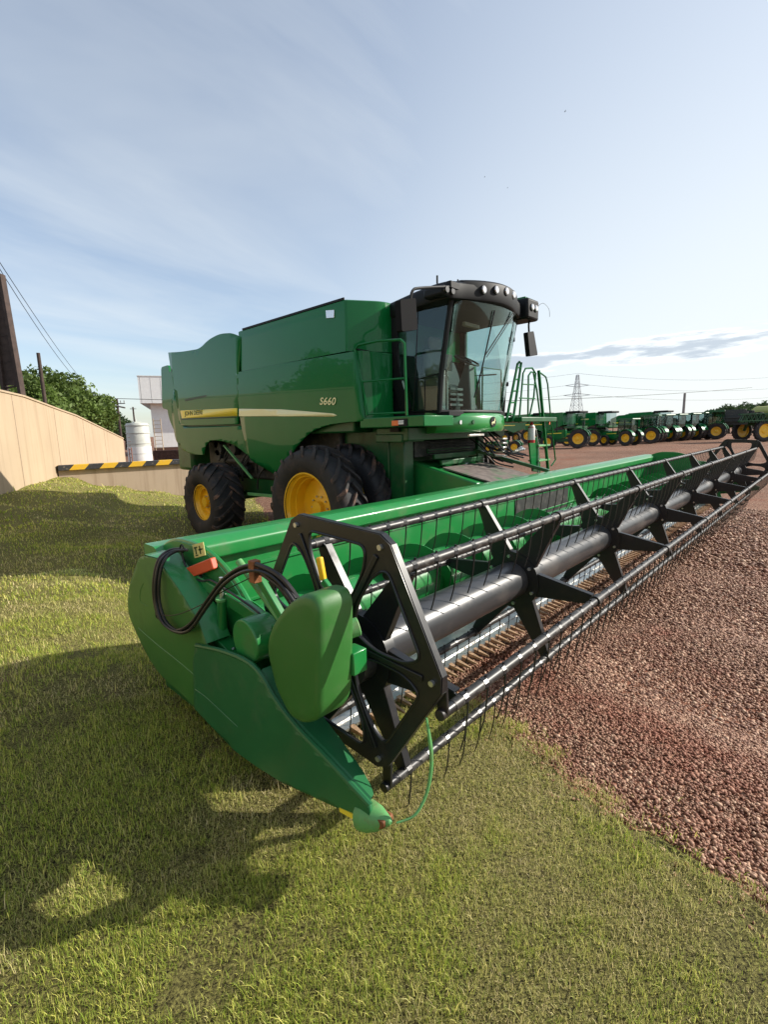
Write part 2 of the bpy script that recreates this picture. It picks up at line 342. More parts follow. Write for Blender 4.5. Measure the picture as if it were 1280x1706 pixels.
def ground_mat(name, kind):
    m = bpy.data.materials.new(name); m.use_nodes = True; t = m.node_tree; b = t.nodes['Principled BSDF']; b.inputs['Roughness'].default_value = .9
    b.inputs['Specular IOR Level'].default_value = .2
    g = N(t, 'ShaderNodeNewGeometry'); P = g.outputs['Position']
    if kind == 'gravel':
        vo = N(t, 'ShaderNodeTexVoronoi', Scale=46.0); L_(t, P, vo.inputs['Vector'])
        vo2 = N(t, 'ShaderNodeTexVoronoi', Scale=14.0); L_(t, P, vo2.inputs['Vector'])
        sp = N(t, 'ShaderNodeSeparateColor'); L_(t, vo.outputs['Color'], sp.inputs[0])
        cr_ = N(t, 'ShaderNodeValToRGB'); L_(t, sp.outputs[0], cr_.inputs[0]); e = cr_.color_ramp.elements
        e[0].position = 0; e[0].color = (.12, .05, .032, 1); e[1].position = 1; e[1].color = (.46, .30, .20, 1)
        a = e.new(.35); a.color = (.24, .11, .07, 1); a = e.new(.7); a.color = (.34, .19, .12, 1)
        n = N(t, 'ShaderNodeTexNoise', Scale=.55, Detail=7, Roughness=.65); L_(t, P, n.inputs['Vector'])
        mr = N(t, 'ShaderNodeMapRange'); mr.inputs[1].default_value = .52; mr.inputs[2].default_value = .7; mr.inputs[4].default_value = .65; L_(t, n.outputs[0], mr.inputs[0])
        mx = N(t, 'ShaderNodeMix', data_type='RGBA'); L_(t, mr.outputs[0], mx.inputs[0]); L_(t, cr_.outputs[0], mx.inputs[6]); mx.inputs[7].default_value = (.25, .075, .035, 1)
        n2 = N(t, 'ShaderNodeTexNoise', Scale=.12, Detail=5); L_(t, P, n2.inputs['Vector'])
        m2 = N(t, 'ShaderNodeMapRange'); m2.inputs[1].default_value = .35; m2.inputs[2].default_value = .65; m2.inputs[3].default_value = .68; m2.inputs[4].default_value = 1.0; L_(t, n2.outputs[0], m2.inputs[0])
        sc = N(t, 'ShaderNodeVectorMath', operation='SCALE'); L_(t, mx.outputs[2], sc.inputs[0]); L_(t, m2.outputs[0], sc.inputs['Scale']); L_(t, sc.outputs[0], b.inputs['Base Color'])
        hh = mth(t, 'ADD', mth(t, 'MULTIPLY', vo.outputs['Distance'], -1.0), mth(t, 'MULTIPLY', vo2.outputs['Distance'], -.6))
        bb = N(t, 'ShaderNodeBump', Strength=.9, Distance=.02); L_(t, hh, bb.inputs['Height']); L_(t, bb.outputs[0], b.inputs['Normal'])
    else:
        n = N(t, 'ShaderNodeTexNoise', Scale=95.0, Detail=9, Roughness=.8); L_(t, P, n.inputs['Vector'])
        cr_ = N(t, 'ShaderNodeValToRGB'); L_(t, n.outputs[0], cr_.inputs[0]); e = cr_.color_ramp.elements
        e[0].position = .42; e[0].color = (.025, .02, .008, 1); e[1].position = .66; e[1].color = (.54, .50, .15, 1)  # dark end paints shadow on the soil between the blades
        a = e.new(.5); a.color = (.20, .18, .06, 1)
        n2 = N(t, 'ShaderNodeTexNoise', Scale=1.1, Detail=8, Roughness=.65); L_(t, P, n2.inputs['Vector'])
        mr = N(t, 'ShaderNodeMapRange'); mr.inputs[1].default_value = .6; mr.inputs[2].default_value = .7; mr.inputs[4].default_value = .75; L_(t, n2.outputs[0], mr.inputs[0])
        mx = N(t, 'ShaderNodeMix', data_type='RGBA'); L_(t, mr.outputs[0], mx.inputs[0]); L_(t, cr_.outputs[0], mx.inputs[6]); mx.inputs[7].default_value = (.26, .17, .10, 1)
        L_(t, mx.outputs[2], b.inputs['Base Color'])
        bb = N(t, 'ShaderNodeBump', Strength=1.0, Distance=.03); L_(t, n.outputs[0], bb.inputs['Height']); L_(t, bb.outputs[0], b.inputs['Normal'])
    return m
GM = ground_mat('red brown gravel', 'gravel'); LM = ground_mat('lawn soil and thatch', 'lawn')
nx = np.unique(np.concatenate([-np.geomspace(11, 900, 14), np.arange(-10, 16, .25), np.geomspace(16, 1600, 30)]))
ny = np.unique(np.concatenate([-np.geomspace(11, 900, 14), np.arange(-10, 20, .25), np.geomspace(20, 1600, 26)]))
o = grid('gravel_yard', nx, ny, lambda x, y: H(x, y)-.012, GM); o['kind'] = 'structure'
tt = np.concatenate([[0, .01, .04], np.arange(.12, 12, .12), np.geomspace(12, 30, 6)])
def lawnx(T, Y): return XB(Y)-T
yy = np.concatenate([np.arange(-14, -3, .25), np.arange(-3, 2, .06), np.arange(2, 16.9, .14)])
o = grid('lawn', tt, yy, lambda X, Y: H(X, Y)-.02+.042*np.clip((XB(Y)-X)/.22, 0, 1)**.7, LM, lawnx); o['kind'] = 'structure'

# ---- grass blades (stuff)
def in_view(x, y, z, m=160):
    vx, vy, vz = x-CAM.x, y-CAM.y, z-CAM.z
    D = vx*fw.x+vy*fw.y+vz*fw.z; D = np.where(D < .05, .05, D)
    px = 640+FPX*(vx*rt.x+vy*rt.y+vz*rt.z)/D; py = 853-FPX*(vx*up.x+vy*up.y+vz*up.z)/D
    return (D > .1) & (px > -m) & (px < 1280+m) & (py < 1706+m*1.2)
def noise2(x, y, s, seed=0):
    r = np.random.default_rng(seed); z = 0
    for k in range(7):
        a = r.uniform(0, 6.28); f = s*(1.6**(k*.6)); p = r.uniform(0, 6.28, 2)
        z = z+np.sin((x*math.cos(a)+y*math.sin(a))*f+p[0]+1.3*np.sin((x*math.sin(a)-y*math.cos(a))*f*.7+p[1]))
    return z/7
def grass_zone(d0, d1, dens, ln, wd):
    ymax = min(d1, 17); A = (2*d1)**2; n = int(A*dens)
    x = rng.uniform(CAM.x-d1, CAM.x+d1, n); y = rng.uniform(CAM.y-d1, CAM.y+d1, n)
    d = np.hypot(x-CAM.x, y-CAM.y); k = (d >= d0) & (d < d1) & (x < XB(y)+.10*noise2(x, y, 9, 21)+.05*noise2(x, y, 30, 22)+.02+np.abs(.06*rng.normal(size=n))*(rng.random(n) < .3)) & (y < 16.5)
    k &= (x-.8)*.871-(y-13.35)*.491 > .05          # in front of the tall wall
    x, y = x[k], y[k]; z = H(x, y)+.018; k = in_view(x, y, z); x, y, z = x[k], y[k], z[k]
    bare = noise2(x, y, 2.1, 5); keep = rng.random(len(x)) > np.clip((bare-.30)*4, 0, .75)+np.clip((noise2(x, y, 7, 6)-.25)*2, 0, .6)
    x, y, z = x[keep], y[keep], z[keep]; return x, y, z, ln, wd
V = []; C4 = []; cnt = 0
for args in ((0, 1.9, 38000, .023, .0018), (1.9, 3.2, 19000, .027, .0026), (3.2, 6, 5200, .034, .0045), (6, 11, 950, .042, .010), (11, 19, 220, .05, .022)):
    x, y, z, ln, wd = grass_zone(*args); n = len(x)
    lush = np.clip(.72-.9*noise2(x, y, 1.3, 11)-.8*noise2(x, y, 5, 12)-.4*noise2(x, y, 17, 13)-.22*(x-.0)*(np.hypot(x, y) < 4), 0, 1)
    Ln = ln*rng.uniform(.4, 1.2, n)*(.8+.45*lush)*(1+1.1*(rng.random(n) < .05))*(1+.5*np.clip(noise2(x, y, 6, 31), 0, 1)); a = rng.uniform(0, 2*np.pi, n)
    tilt = np.abs(rng.normal(.55, .45, n)).clip(0, 1.45); lx, ly = np.cos(a), np.sin(a); b = a+np.pi/2+rng.normal(0, .5, n); bx_, by_ = np.cos(b), np.sin(b)
    W = wd*rng.uniform(.6, 1.3, n)
    mid = np.stack([x+lx*np.sin(tilt*.6)*Ln*.55, y+ly*np.sin(tilt*.6)*Ln*.55, z+np.cos(tilt*.6)*Ln*.55], -1)
    tip = mid+np.stack([lx*np.sin(tilt*1.3)*Ln*.5, ly*np.sin(tilt*1.3)*Ln*.5, np.cos(tilt*1.3)*Ln*.5], -1)
    bs = np.stack([x, y, z], -1); sd_ = np.stack([bx_*W, by_*W, 0*W], -1)*.5
    V.append(np.stack([bs-sd_, bs+sd_, mid-sd_*.8, mid+sd_*.8, tip], 1).reshape(-1, 3)); C4.append(np.stack([lush+rng.normal(0, .24, n)-.08, rng.random(n)], -1)); cnt += n
V = np.concatenate(V); A2 = np.concatenate(C4)
me = bpy.data.meshes.new('grass'); nb_ = len(V)//5
me.vertices.add(len(V)); me.vertices.foreach_set('co', V.ravel())
base = np.arange(nb_)[:, None]*5
me.loops.add(nb_*7); me.loops.foreach_set('vertex_index', (base+np.array([0, 1, 3, 2, 2, 3, 4])).ravel())
me.polygons.add(nb_*2); ls = (np.arange(nb_)[:, None]*7+np.array([0, 4])).ravel(); me.polygons.foreach_set('loop_start', ls)
me.update(calc_edges=True)
at_ = me.attributes.new('tone', 'FLOAT', 'FACE'); at_.data.foreach_set('value', np.repeat(A2[:, 0], 2))
at_ = me.attributes.new('rnd', 'FLOAT', 'FACE'); at_.data.foreach_set('value', np.repeat(A2[:, 1], 2))
print('blades', nb_)
m = bpy.data.materials.new('grass blades'); m.use_nodes = True; t = m.node_tree; b = t.nodes['Principled BSDF']
a1 = N(t, 'ShaderNodeAttribute', attribute_name='tone'); a2 = N(t, 'ShaderNodeAttribute', attribute_name='rnd')
g1 = N(t, 'ShaderNodeValToRGB'); L_(t, a2.outputs['Fac'], g1.inputs[0]); e = g1.color_ramp.elements
e[0].color = (.20, .31, .035, 1); e[1].color = (.80, .76, .18, 1); e[1].position = .9; k_ = e.new(.5); k_.color = (.40, .50, .06, 1)
g2 = N(t, 'ShaderNodeValToRGB'); L_(t, a2.outputs['Fac'], g2.inputs[0]); e = g2.color_ramp.elements
e[0].color = (.30, .32, .09, 1); e[1].color = (.85, .70, .42, 1); k_ = e.new(.45); k_.color = (.58, .52, .22, 1)
mx = N(t, 'ShaderNodeMix', data_type='RGBA'); L_(t, a1.outputs['Fac'], mx.inputs[0]); L_(t, g2.outputs[0], mx.inputs[6]); L_(t, g1.outputs[0], mx.inputs[7])
L_(t, mx.outputs[2], b.inputs['Base Color']); b.inputs['Roughness'].default_value = .55; b.inputs['Specular IOR Level'].default_value = .3
tl = N(t, 'ShaderNodeBsdfTranslucent'); L_(t, mx.outputs[2], tl.inputs[0]); mh = N(t, 'ShaderNodeMixShader', Fac=.42)
L_(t, b.outputs[0], mh.inputs[1]); L_(t, tl.outputs[0], mh.inputs[2]); L_(t, mh.outputs[0], t.nodes['Material Output'].inputs[0])
me.materials.append(m); go = bpy.data.objects.new('grass', me); COL.objects.link(go)
tag(go, 'short patchy green and straw coloured grass growing over the lawn', 'grass', kind='stuff')

# ---- loose gravel stones (stuff)
ic = bmesh.new(); bmesh.ops.create_icosphere(ic, subdivisions=1, radius=1); iv = np.array([v.co[:] for v in ic.verts]); iff = np.array([[v.index for v in f.verts] for f in ic.faces]); ic.free()
VV = []; RR_ = []
for d0, d1, dens, sz in ((0, 3.4, 6600, .0070), (3.4, 5.4, 3000, .0098), (5.4, 8.5, 1400, .0135), (8.5, 15, 380, .022)):
    n = int((2*d1)**2*dens*.62); x = rng.uniform(CAM.x, CAM.x+d1, n); y = rng.uniform(CAM.y-d1*.75, CAM.y+d1*.9, n)
    d = np.hypot(x-CAM.x, y-CAM.y); k = (d >= d0) & (d < d1) & ((x > XB(y)-.02+.10*noise2(x, y, 9, 21)) | ((x > XB(y)-.25) & (rng.random(n) < .06))); x, y = x[k], y[k]
    z = H(x, y)-.008+.02*(x < XB(y)); k = in_view(x, y, z, 100) & (y < 3.5); x, y, z = x[k], y[k], z[k]; n = len(x)
    s_ = sz*rng.lognormal(-.08, .34, n).clip(.4, 2.3); q = rng.normal(size=(n, 3)); q /= np.linalg.norm(q, axis=1)[:, None]
    th = rng.uniform(0, 6.28, n); P_ = iv[None]*np.stack([s_*rng.uniform(.8, 1.3, n), s_*rng.uniform(.6, 1, n), s_*rng.uniform(.4, .8, n)], -1)[:, None]
    P_ = P_*rng.uniform(.82, 1.15, (n, 12, 1))
    c, s1 = np.cos(th)[:, None], np.sin(th)[:, None]; X = P_[..., 0]*c-P_[..., 1]*s1; Y = P_[..., 0]*s1+P_[..., 1]*c; ti = rng.normal(0, .35, n)[:, None]
    Z = P_[..., 2]*np.cos(ti)+X*np.sin(ti); X = X*np.cos(ti)-P_[..., 2]*np.sin(ti)
    VV.append(np.stack([X+x[:, None], Y+y[:, None], Z+z[:, None]+s_[:, None]*.25], -1).reshape(-1, 3)); RR_.append(rng.random(n))
VV = np.concatenate(VV); RR_ = np.concatenate(RR_); ns = len(RR_); print('stones', ns)
me = bpy.data.meshes.new('gravel_stones'); me.vertices.add(len(VV)); me.vertices.foreach_set('co', VV.ravel())
me.loops.add(ns*60); me.loops.foreach_set('vertex_index', (np.arange(ns)[:, None]*12+iff.ravel()[None]).ravel())
me.polygons.add(ns*20); me.polygons.foreach_set('loop_start', np.arange(ns*20)*3); me.update(calc_edges=True)
at_ = me.attributes.new('rnd', 'FLOAT', 'FACE'); at_.data.foreach_set('value', np.repeat(RR_, 20))
m = bpy.data.materials.new('gravel stones'); m.use_nodes = True; t = m.node_tree; b = t.nodes['Principled BSDF']; b.inputs['Roughness'].default_value = .7
a2 = N(t, 'ShaderNodeAttribute', attribute_name='rnd'); g1 = N(t, 'ShaderNodeValToRGB'); L_(t, a2.outputs['Fac'], g1.inputs[0]); e = g1.color_ramp.elements
e[0].color = (.14, .058, .034, 1); e[1].color = (.58, .39, .26, 1); k_ = e.new(.4); k_.color = (.28, .135, .08, 1); k_ = e.new(.78); k_.color = (.40, .225, .14, 1)
g = N(t, 'ShaderNodeNewGeometry'); n = N(t, 'ShaderNodeTexNoise', Scale=.9, Detail=7, Roughness=.65); L_(t, g.outputs['Position'], n.inputs['Vector'])
mr = N(t, 'ShaderNodeMapRange'); mr.inputs[1].default_value = .55; mr.inputs[2].default_value = .7; mr.inputs[4].default_value = .75; L_(t, n.outputs[0], mr.inputs[0])
mx = N(t, 'ShaderNodeMix', data_type='RGBA'); L_(t, mr.outputs[0], mx.inputs[0]); L_(t, g1.outputs[0], mx.inputs[6]); mx.inputs[7].default_value = (.27, .08, .04, 1); L_(t, mx.outputs[2], b.inputs['Base Color'])
me.materials.append(m); o = bpy.data.objects.new('gravel_stones', me); COL.objects.link(o)
tag(o, 'loose red brown gravel stones covering the yard beside the lawn', 'gravel', kind='stuff')

# ================================================================== HEADER (cutting platform)
HX0, HX1 = -.02, 10.73
hd = thing('grain_header', (5.355, .9, .45), 'long green cutting header with black reel laid across the lawn edge and gravel', 'harvester header')
# back sheet, top beam, lower frame
B().box(HX0, HX1, 1.60, 1.66, .62, 1.40).build('back_sheet', 'header', hd, .006)
b = B().plate([roundpoly([(1.52, 1.36), (1.52, 1.455), (1.60, 1.50), (1.76, 1.50), (1.76, 1.36)], .02)], 'x', HX0-.08, HX1+.02)
b.build('top_beam', 'header', hd, .006)
b = B()
for z in (1.24, .98): b.box(HX0+.02, HX1-.02, 1.585, 1.602, z-.012, z+.012)
for i in range(8): b.box(.6+i*1.36, .64+i*1.36, 1.655, 1.74, .62, 1.36)
b.build('stiffening_ribs', 'header', hd, .004)
B().box(HX0, HX1, 1.62, 1.84, .56, .68).build('lower_beam', 'greend', hd, .01)
# trough floor: curve from back sheet to the knife
prof = [(1.60, .72), (1.52, .64), (1.38, .585), (1.15, .57), (.95, .585), (.80, .62), (.62, .615), (.40, .60), (.40, .588), (.62, .60), (.80, .606), (.95, .57), (1.15, .555), (1.40, .57), (1.54, .625), (1.615, .70)]
B().plate([prof], 'x', HX0+.01, HX1-.01).build('trough_floor', 'header', hd, 0)
B().plate([[(.40, .603), (.62, .618), (.80, .624), (.80, .63), (.62, .625), (.40, .61)]], 'x', HX0+.02, HX1-.02).build('wear_plate', 'steel', hd)
B().box(HX0+.02, HX1-.02, .335, .40, .585, .602).build('cutter_bar', 'steel', hd)
# knife guards: 140 points, every third one wide enough to see
def guard_bm(x):
    b = B(); b.add([(x-.017, .345, .605), (x+.017, .345, .605), (x+.017, .345, .578), (x-.017, .345, .578), (x-.004, .225, .585), (x+.004, .225, .585), (x+.004, .225, .575), (x-.004, .225, .575)],
      [(0, 3, 2, 1), (4, 5, 6, 7), (0, 1, 5, 4), (1, 2, 6, 5), (2, 3, 7, 6), (3, 0, 4, 7)]); return b
G['guard'] = mat('worn guard steel', (.42, .27, .16), .6, metal=.3, var=.4, vscale=30)
g0 = guard_bm(.06).build('knife_guard', 'guard', hd)
for i in range(1, 100):
    c = g0.copy(); COL.objects.link(c); c.location = (i*.0762, 0, 0)
b = B()
for i in range(100, 139):
    q = guard_bm(.06+i*.0762); b.add(q.v, q.f)
b.build('knife_guard_row', 'guard', hd, kind='stuff')
# auger: tube + flighting
AY, AZ, AR = 1.13, .90, .20
B().cyl((HX0+.03, AY, AZ), (HX1-.03, AY, AZ), AR, n=40).build('auger_tube', 'header', hd)
def flight(x0, x1, hand):
    b = B(); n = int((x1-x0)/.56*28); vs = []; 
    for i in range(n+1):
        x = x0+(x1-x0)*i/n; t = hand*2*math.pi*(x-x0)/.56
        for rr, dx in ((AR-.01, 0), (.315, 0), (.315, .007), (AR-.01, .007)): vs.append((x+dx, AY+rr*math.cos(t), AZ+rr*math.sin(t)))
    fs = []
    for i in range(n):
        for j in range(4): fs.append((i*4+j, i*4+(j+1) % 4, (i+1)*4+(j+1) % 4, (i+1)*4+j))
    return b.add(vs, fs)
flight(HX0+.06, 4.6, 1).build('auger_flight', 'header', hd)
flight(6.1, HX1-.06, -1).build('auger_flight', 'header', hd)
b = B()
for i in range(16):
    x = 4.65+i*.095; t = i*2.1
    b.cyl((x, AY+.19*math.cos(t), AZ+.19*math.sin(t)), (x, AY+.36*math.cos(t), AZ+.36*math.sin(t)), .008, n=6)
b.build('auger_fingers', 'steel', hd)
# flat dark panel on the back sheet stands in for the shaded feeder opening
B().plate([[(4.5, .74), (4.5, 1.28), (6.2, 1.28), (6.2, .74)]], 'y', 1.590, 1.597).build('dark_feeder_panel', 'chaff', hd)
text('JOHN DEERE', 'lettering', .105, (.85, 1.583, 1.335), (1, 0, 0), (0, 0, 1), 'stripe', hd, shear=.15, spacing=1.02)

# inner end sheets
es = roundpoly([(1.70, .58), (1.70, 1.45), (1.45, 1.56), (1.05, 1.56), (.72, 1.42), (.45, 1.10), (.30, .82), (.22, .62), (.22, .56), (.9, .53)], [.02, .08, .15, .3, .3, .2, .1, .05, .02, .2])
for nm, xa, xb in (('near', -.045, -.02), ('far', 10.73, 10.755)):
    B().plate([es], 'x', xa, xb).build('end_sheet', 'header', hd, .004)
# flange lip along the top of the near end sheet
lip = [(-.02+.0, y, z) for y, z in es[3:40] if z > .75]
B().tube(lip, .016, 8).build('end_sheet_lip', 'header', hd)

# outer shields (drawn in the plane of the header end, given thickness and a bulge)
SX = -.20
rear = UYZ(SX, [(239, 926), (262, 931), (300, 985), (330, 1032), (346, 1073), (348, 1100), (346, 1184), (325, 1176), (255, 1112), (213, 1022), (214, 982), (231, 930)])
RQ = [(p.x, p.y) for p in catmull([Vector(p) for p in UYZ(SX, [(331, 1074), (372, 1083), (411, 1099), (436, 1122), (462, 1166), (497, 1213), (545, 1266), (590, 1318), (613, 1345)])], 6)]
front = RQ+UYZ(SX, [(613, 1372), (590, 1360), (536, 1332), (473, 1300), (437, 1277), (395, 1246), (350, 1200), (329, 1178), (327, 1100)])
def shieldfn(u, v):
    # crease at mid height, edges rolled inwards
    s_ = .62+.24*(u-.2)
    d = v-s_-.10
    return SX+.03*d*d+.03*max(0, u-1.5)**2
warped(roundpoly(rear, [.03, .03, .05, .05, .03, .02, .02, .1, .2, .14, .14, .04]), 'x', shieldfn, .014, 'rear_end_shield', 'plastic', hd, .06)
def shieldfn2(u, v): return shieldfn(u, v)-.012+.03*max(0, (.5-u))**1.5
dv = warped(front, 'x', shieldfn2, .016, 'crop_divider', 'plastic2', hd, .06)
# moulded seam ridges on the shields
def seam(L, m, fn, nm, r=.0045):
    q = UYZ(SX, L); B().tube([(fn(y, z)-.006, y, z) for y, z in q], r, 6, smooth=4).build(nm, m, hd)
seam([(232, 1046), (262, 1072), (295, 1098), (326, 1124)], 'plastic', shieldfn, 'moulded_ridge')
seam([(331, 1146), (350, 1160), (372, 1180), (402, 1208)], 'plastic2', shieldfn2, 'moulded_ridge')
seam([(240, 972), (235, 985), (236, 1002), (248, 1010)], 'plastic', shieldfn, 'moulded_ridge', .003)
# top edge roll of the rear shield + sloping closing face
q = UYZ(SX, [(231, 930), (240, 925), (262, 931), (300, 985), (330, 1032), (346, 1073)])
b = B(); n_ = len(q); vs = []
for y, z in q: vs += [(shieldfn(y, z)-.006, y, z+.004), (-.085, y-.015, z+.012), (-.085, y-.02, z-.02)]
b.add(vs, [(i*3+j, i*3+j+1, i*3+j+4, i*3+j+3) for i in range(n_-1) for j in (0, 1)]); b.build('shield_top_edge', 'header', hd)
rq = catmull([Vector((shieldfn2(y, z)-.002, y, z)) for y, z in RQ], 1)
B().tube(rq, .012, 8).build('rolled_edge', 'plastic2', hd)
# divider upper face: from ridge to the inner side, tapering to the nose
rid = [(434, 1120), (455, 1160), (497, 1213), (545, 1266), (590, 1318), (614, 1345)]
q = RQ[18:]; vs = []; n_ = len(q)
for i, (y, z) in enumerate(q):
    t = i/(n_-1); xo = shieldfn2(y, z); wv = .20*(1-t)+.05*t
    vs += [(xo-.006, y, z), (xo+.015, y+.01, z+.014), (xo+wv, y+.035, z-.010), (xo+wv+.01, y+.06, z-.16*(1-t)-.06*t)]
b = B().add(vs, [(i*4+j, i*4+j+1, i*4+j+5, i*4+j+4) for i in range(n_-1) for j in range(3)]); b.build('divider_top', 'plastic2', hd)
# nose cone with worn steel point and yellow strip
tip = U(659, 1371, 'x', -.155); nb0 = U(612, 1358, 'x', -.165); dn = (tip-nb0).normalized()
pr = [(0, .055), (.03, .054), (.07, .043), (.11, .024), (.135, .010), (.14, .0)]
b = B(); a_ = nb0-dn*.02
for i in range(len(pr)-1): b.cyl(a_+dn*(pr[i][0]), a_+dn*(pr[i+1][0]), pr[i][1], max(pr[i+1][1], .001), 20, caps=(i == 0))
b.build('divider_nose', 'ltgreen', hd)
q = UYZ(-.20, [(566, 1345), (567, 1352), (611, 1376), (612, 1367)]); B().plate([q], 'x', -.203, -.17).build('yellow_edge_strip', 'stripe', hd)
B().plate([UYZ(-.18, [(611, 1352), (640, 1370), (641, 1380), (620, 1386), (611, 1380)])], 'x', -.185, -.13).build('skid_point', 'rust', hd, .006)
# green flexible rod from the nose
rodp = [U(661, 1371, 'x', -.15), U(690, 1359, 'x', -.10), U(708, 1330, 'x', -.055), U(717, 1295, 'x', -.03), U(719, 1255, 'x', -.02), U(711, 1196, 'x', -.02)]
B().tube(rodp, lambda t: .0035+.0055*t*(1 if t < .85 else (1-t)/.15*.9+.1), 6, smooth=6).build('flexible_marker_rod', 'ltgreen', hd)

# rounded reel drive cover
dc = UYZ(-.27, [(444, 1092), (443, 1068), (452, 1040), (474, 1010), (492, 995), (508, 990), (524, 995), (532, 1015), (533, 1060), (533, 1150), (531, 1185), (524, 1203), (505, 1210), (480, 1196), (458, 1150)])
dc = roundpoly(dc, .04, 4)
b = B(); n_ = len(dc); cy_ = sum(p[0] for p in dc)/n_; cz_ = sum(p[1] for p in dc)/n_; vs = []
lay = [(-.272, .80), (-.270, .92), (-.262, .975), (-.245, 1.0), (-.13, 1.0), (-.115, .97), (-.11, .92)]
for x, k in lay: vs += [(x, cy_+(y-cy_)*k, cz_+(z-cz_)*k) for y, z in dc]
fs = [(l*n_+i, l*n_+(i+1) % n_, (l+1)*n_+(i+1) % n_, (l+1)*n_+i) for l in range(len(lay)-1) for i in range(n_)]
fs += [tuple(range(n_)), tuple(range((len(lay)-1)*n_, len(lay)*n_))]
b.add(vs, fs); b.build('drive_cover', 'plastic', hd, angle=50)
c_p = U(560, 1083, 'x', -.12)
B().cyl(c_p, c_p+Vector((-.004, 0, 0)), .008, n=8).build('cover_bolt', 'steel', hd)

# end frame compartment
B().box(-.17, -.05, .95, 1.45, .66, .72).build('end_frame_floor', 'greend', hd)
fr = [U(258, 935, 'x', -.10), U(300, 975, 'x', -.10), U(350, 1045, 'x', -.10), U(400, 1095, 'x', -.10)]
b = B()
for i in range(len(fr)-1): b.beam(fr[i], fr[i+1], .085, .05)
b.build('end_frame_rail', 'header', hd, .004)
pd = U(428, 1062, 'x', -.12); B().cyl((-.185, pd.y, pd.z), (-.05, pd.y, pd.z), .105, n=36).build('drive_housing', 'header', hd, .008)
p0 = U(371, 1060, 'x', -.10); p1 = U(369, 1000, 'x', -.10)
B().cyl(p0, p1, .024, n=16).build('hydraulic_cylinder', 'header', hd, .003)
B().cyl(p1, U(368, 962, 'x', -.10), .010, n=10).build('cylinder_rod', 'steel', hd)
B().cyl(p1-(p1-p0).normalized()*.0, p1+(p1-p0).normalized()*.012, .030, n=16).build('cylinder_cap', 'ltgreen', hd)
b = B().beam(U(306, 958, 'x', -.09), U(357, 938, 'x', -.06), .035, .062)
b.build('orange_retainer_block', 'orange', hd, .006)
lp = [U(a, b_, 'x', -.052) for a, b_ in ((320, 908), (338, 903), (342, 925), (324, 930))]
b = B(); nrm = (lp[1]-lp[0]).cross(lp[3]-lp[0]).normalized()*.003
b.add([p for p in lp]+[p+nrm for p in lp], [(0, 1, 2, 3), (7, 6, 5, 4), (0, 4, 5, 1), (1, 5, 6, 2), (2, 6, 7, 3), (3, 7, 4, 0)])
wl = b.build('warning_label', 'label', hd)
b = B(); e1 = (lp[1]-lp[0]); e2 = (lp[3]-lp[0]); nn = nrm*(-1.4)
for (a0, a1_, c0, c1_) in ((.12, .42, .2, .3), (.2, .3, .3, .75), (.58, .68, .2, .8), (.5, .85, .42, .52), (.15, .4, .8, .88)):
    q = [lp[0]+e1*a+e2*c for a, c in ((a0, c0), (a1_, c0), (a1_, c1_), (a0, c1_))]
    b.add([p+nrm*1.5 for p in q]+[p-nrm*.5 for p in q], [(0, 1, 2, 3), (4, 7, 6, 5)])
b.build('label_pictogram', 'ink', wl)
b = B()
for a, c in ((316, 998), (326, 996), (339, 1015), (345, 1017), (391, 1083), (403, 1086)):
    p = U(a, c, 'x', -.105); b.cyl(p, p+Vector((-.01, 0, .012)), .009, n=6)
b.build('frame_bolts', 'steel', hd)
b = B(); p = U(421, 1090, 'x', -.09); b.cyl(p+Vector((0, -.03, 0)), p+Vector((0, .03, .01)), .03, n=10).cyl(p+Vector((.03, 0, -.02)), p+Vector((.05, 0, .04)), .022, n=8).box(p.x-.02, p.x+.05, p.y-.02, p.y+.02, p.z-.04, p.z+.03)
b.build('valve_coupler', 'chaff', hd, .003)
# hoses
def hose(L, r, n=5):
    pts = [U(a, c, 'x', x) for a, c, x in L]; return B().tube(pts, r, 8, smooth=6)
path = [(303, 914, -.10), (282, 917, -.14), (264, 932, -.20), (256, 965, -.235), (257, 1003, -.245), (268, 1034, -.245), (290, 1050, -.24), (316, 1040, -.235), (345, 1000, -.22), (372, 965, -.21), (405, 944, -.20), (437, 944, -.19), (465, 962, -.18), (492, 998, -.17)]
b = B()
for k, (dx, dy, dxw) in enumerate(((0, 0, 0), (5, 3, .012), (3, 9, -.012), (9, 8, .0))):
    q = hose([(a+dx*(1 if i < 7 else .2), c+dy*(1 if i > 6 else .3), x+dxw) for i, (a, c, x) in enumerate(path)], .0085); b.add(q.v, q.f)
b.build('hose_bundle', 'hose', hd)
q = hose([(427, 940, -.20), (452, 951, -.19), (474, 968, -.18), (500, 1003, -.15)], .011)
q2 = hose([(424, 948, -.19), (446, 962, -.18), (468, 980, -.17), (488, 1010, -.15)], .010); q.add(q2.v, q2.f); q.build('hose_bundle', 'hose', hd)
hose([(302, 912, -.1), (306, 935, -.1), (318, 958, -.09), (335, 968, -.09), (352, 967, -.09), (380, 985, -.09), (420, 1012, -.09), (445, 1035, -.09)], .006).build('hydraulic_hose', 'hose', hd)
hose([(300, 914, -.09), (310, 940, -.08), (328, 955, -.08), (340, 968, -.08)], .005).build('hydraulic_hose', 'hose', hd)
hose([(259, 1023, -.25), (290, 1025, -.25), (330, 1010, -.22), (372, 985, -.2), (418, 962, -.2)], .0025).build('cable_tie_cord', 'hose', hd)
p = U(422, 950, 'x', -.195); B().box(p.x-.018, p.x+.02, p.y-.03, p.y+.01, p.z-.05, p.z+.045).build('hose_clamp', 'rust', hd, .003)
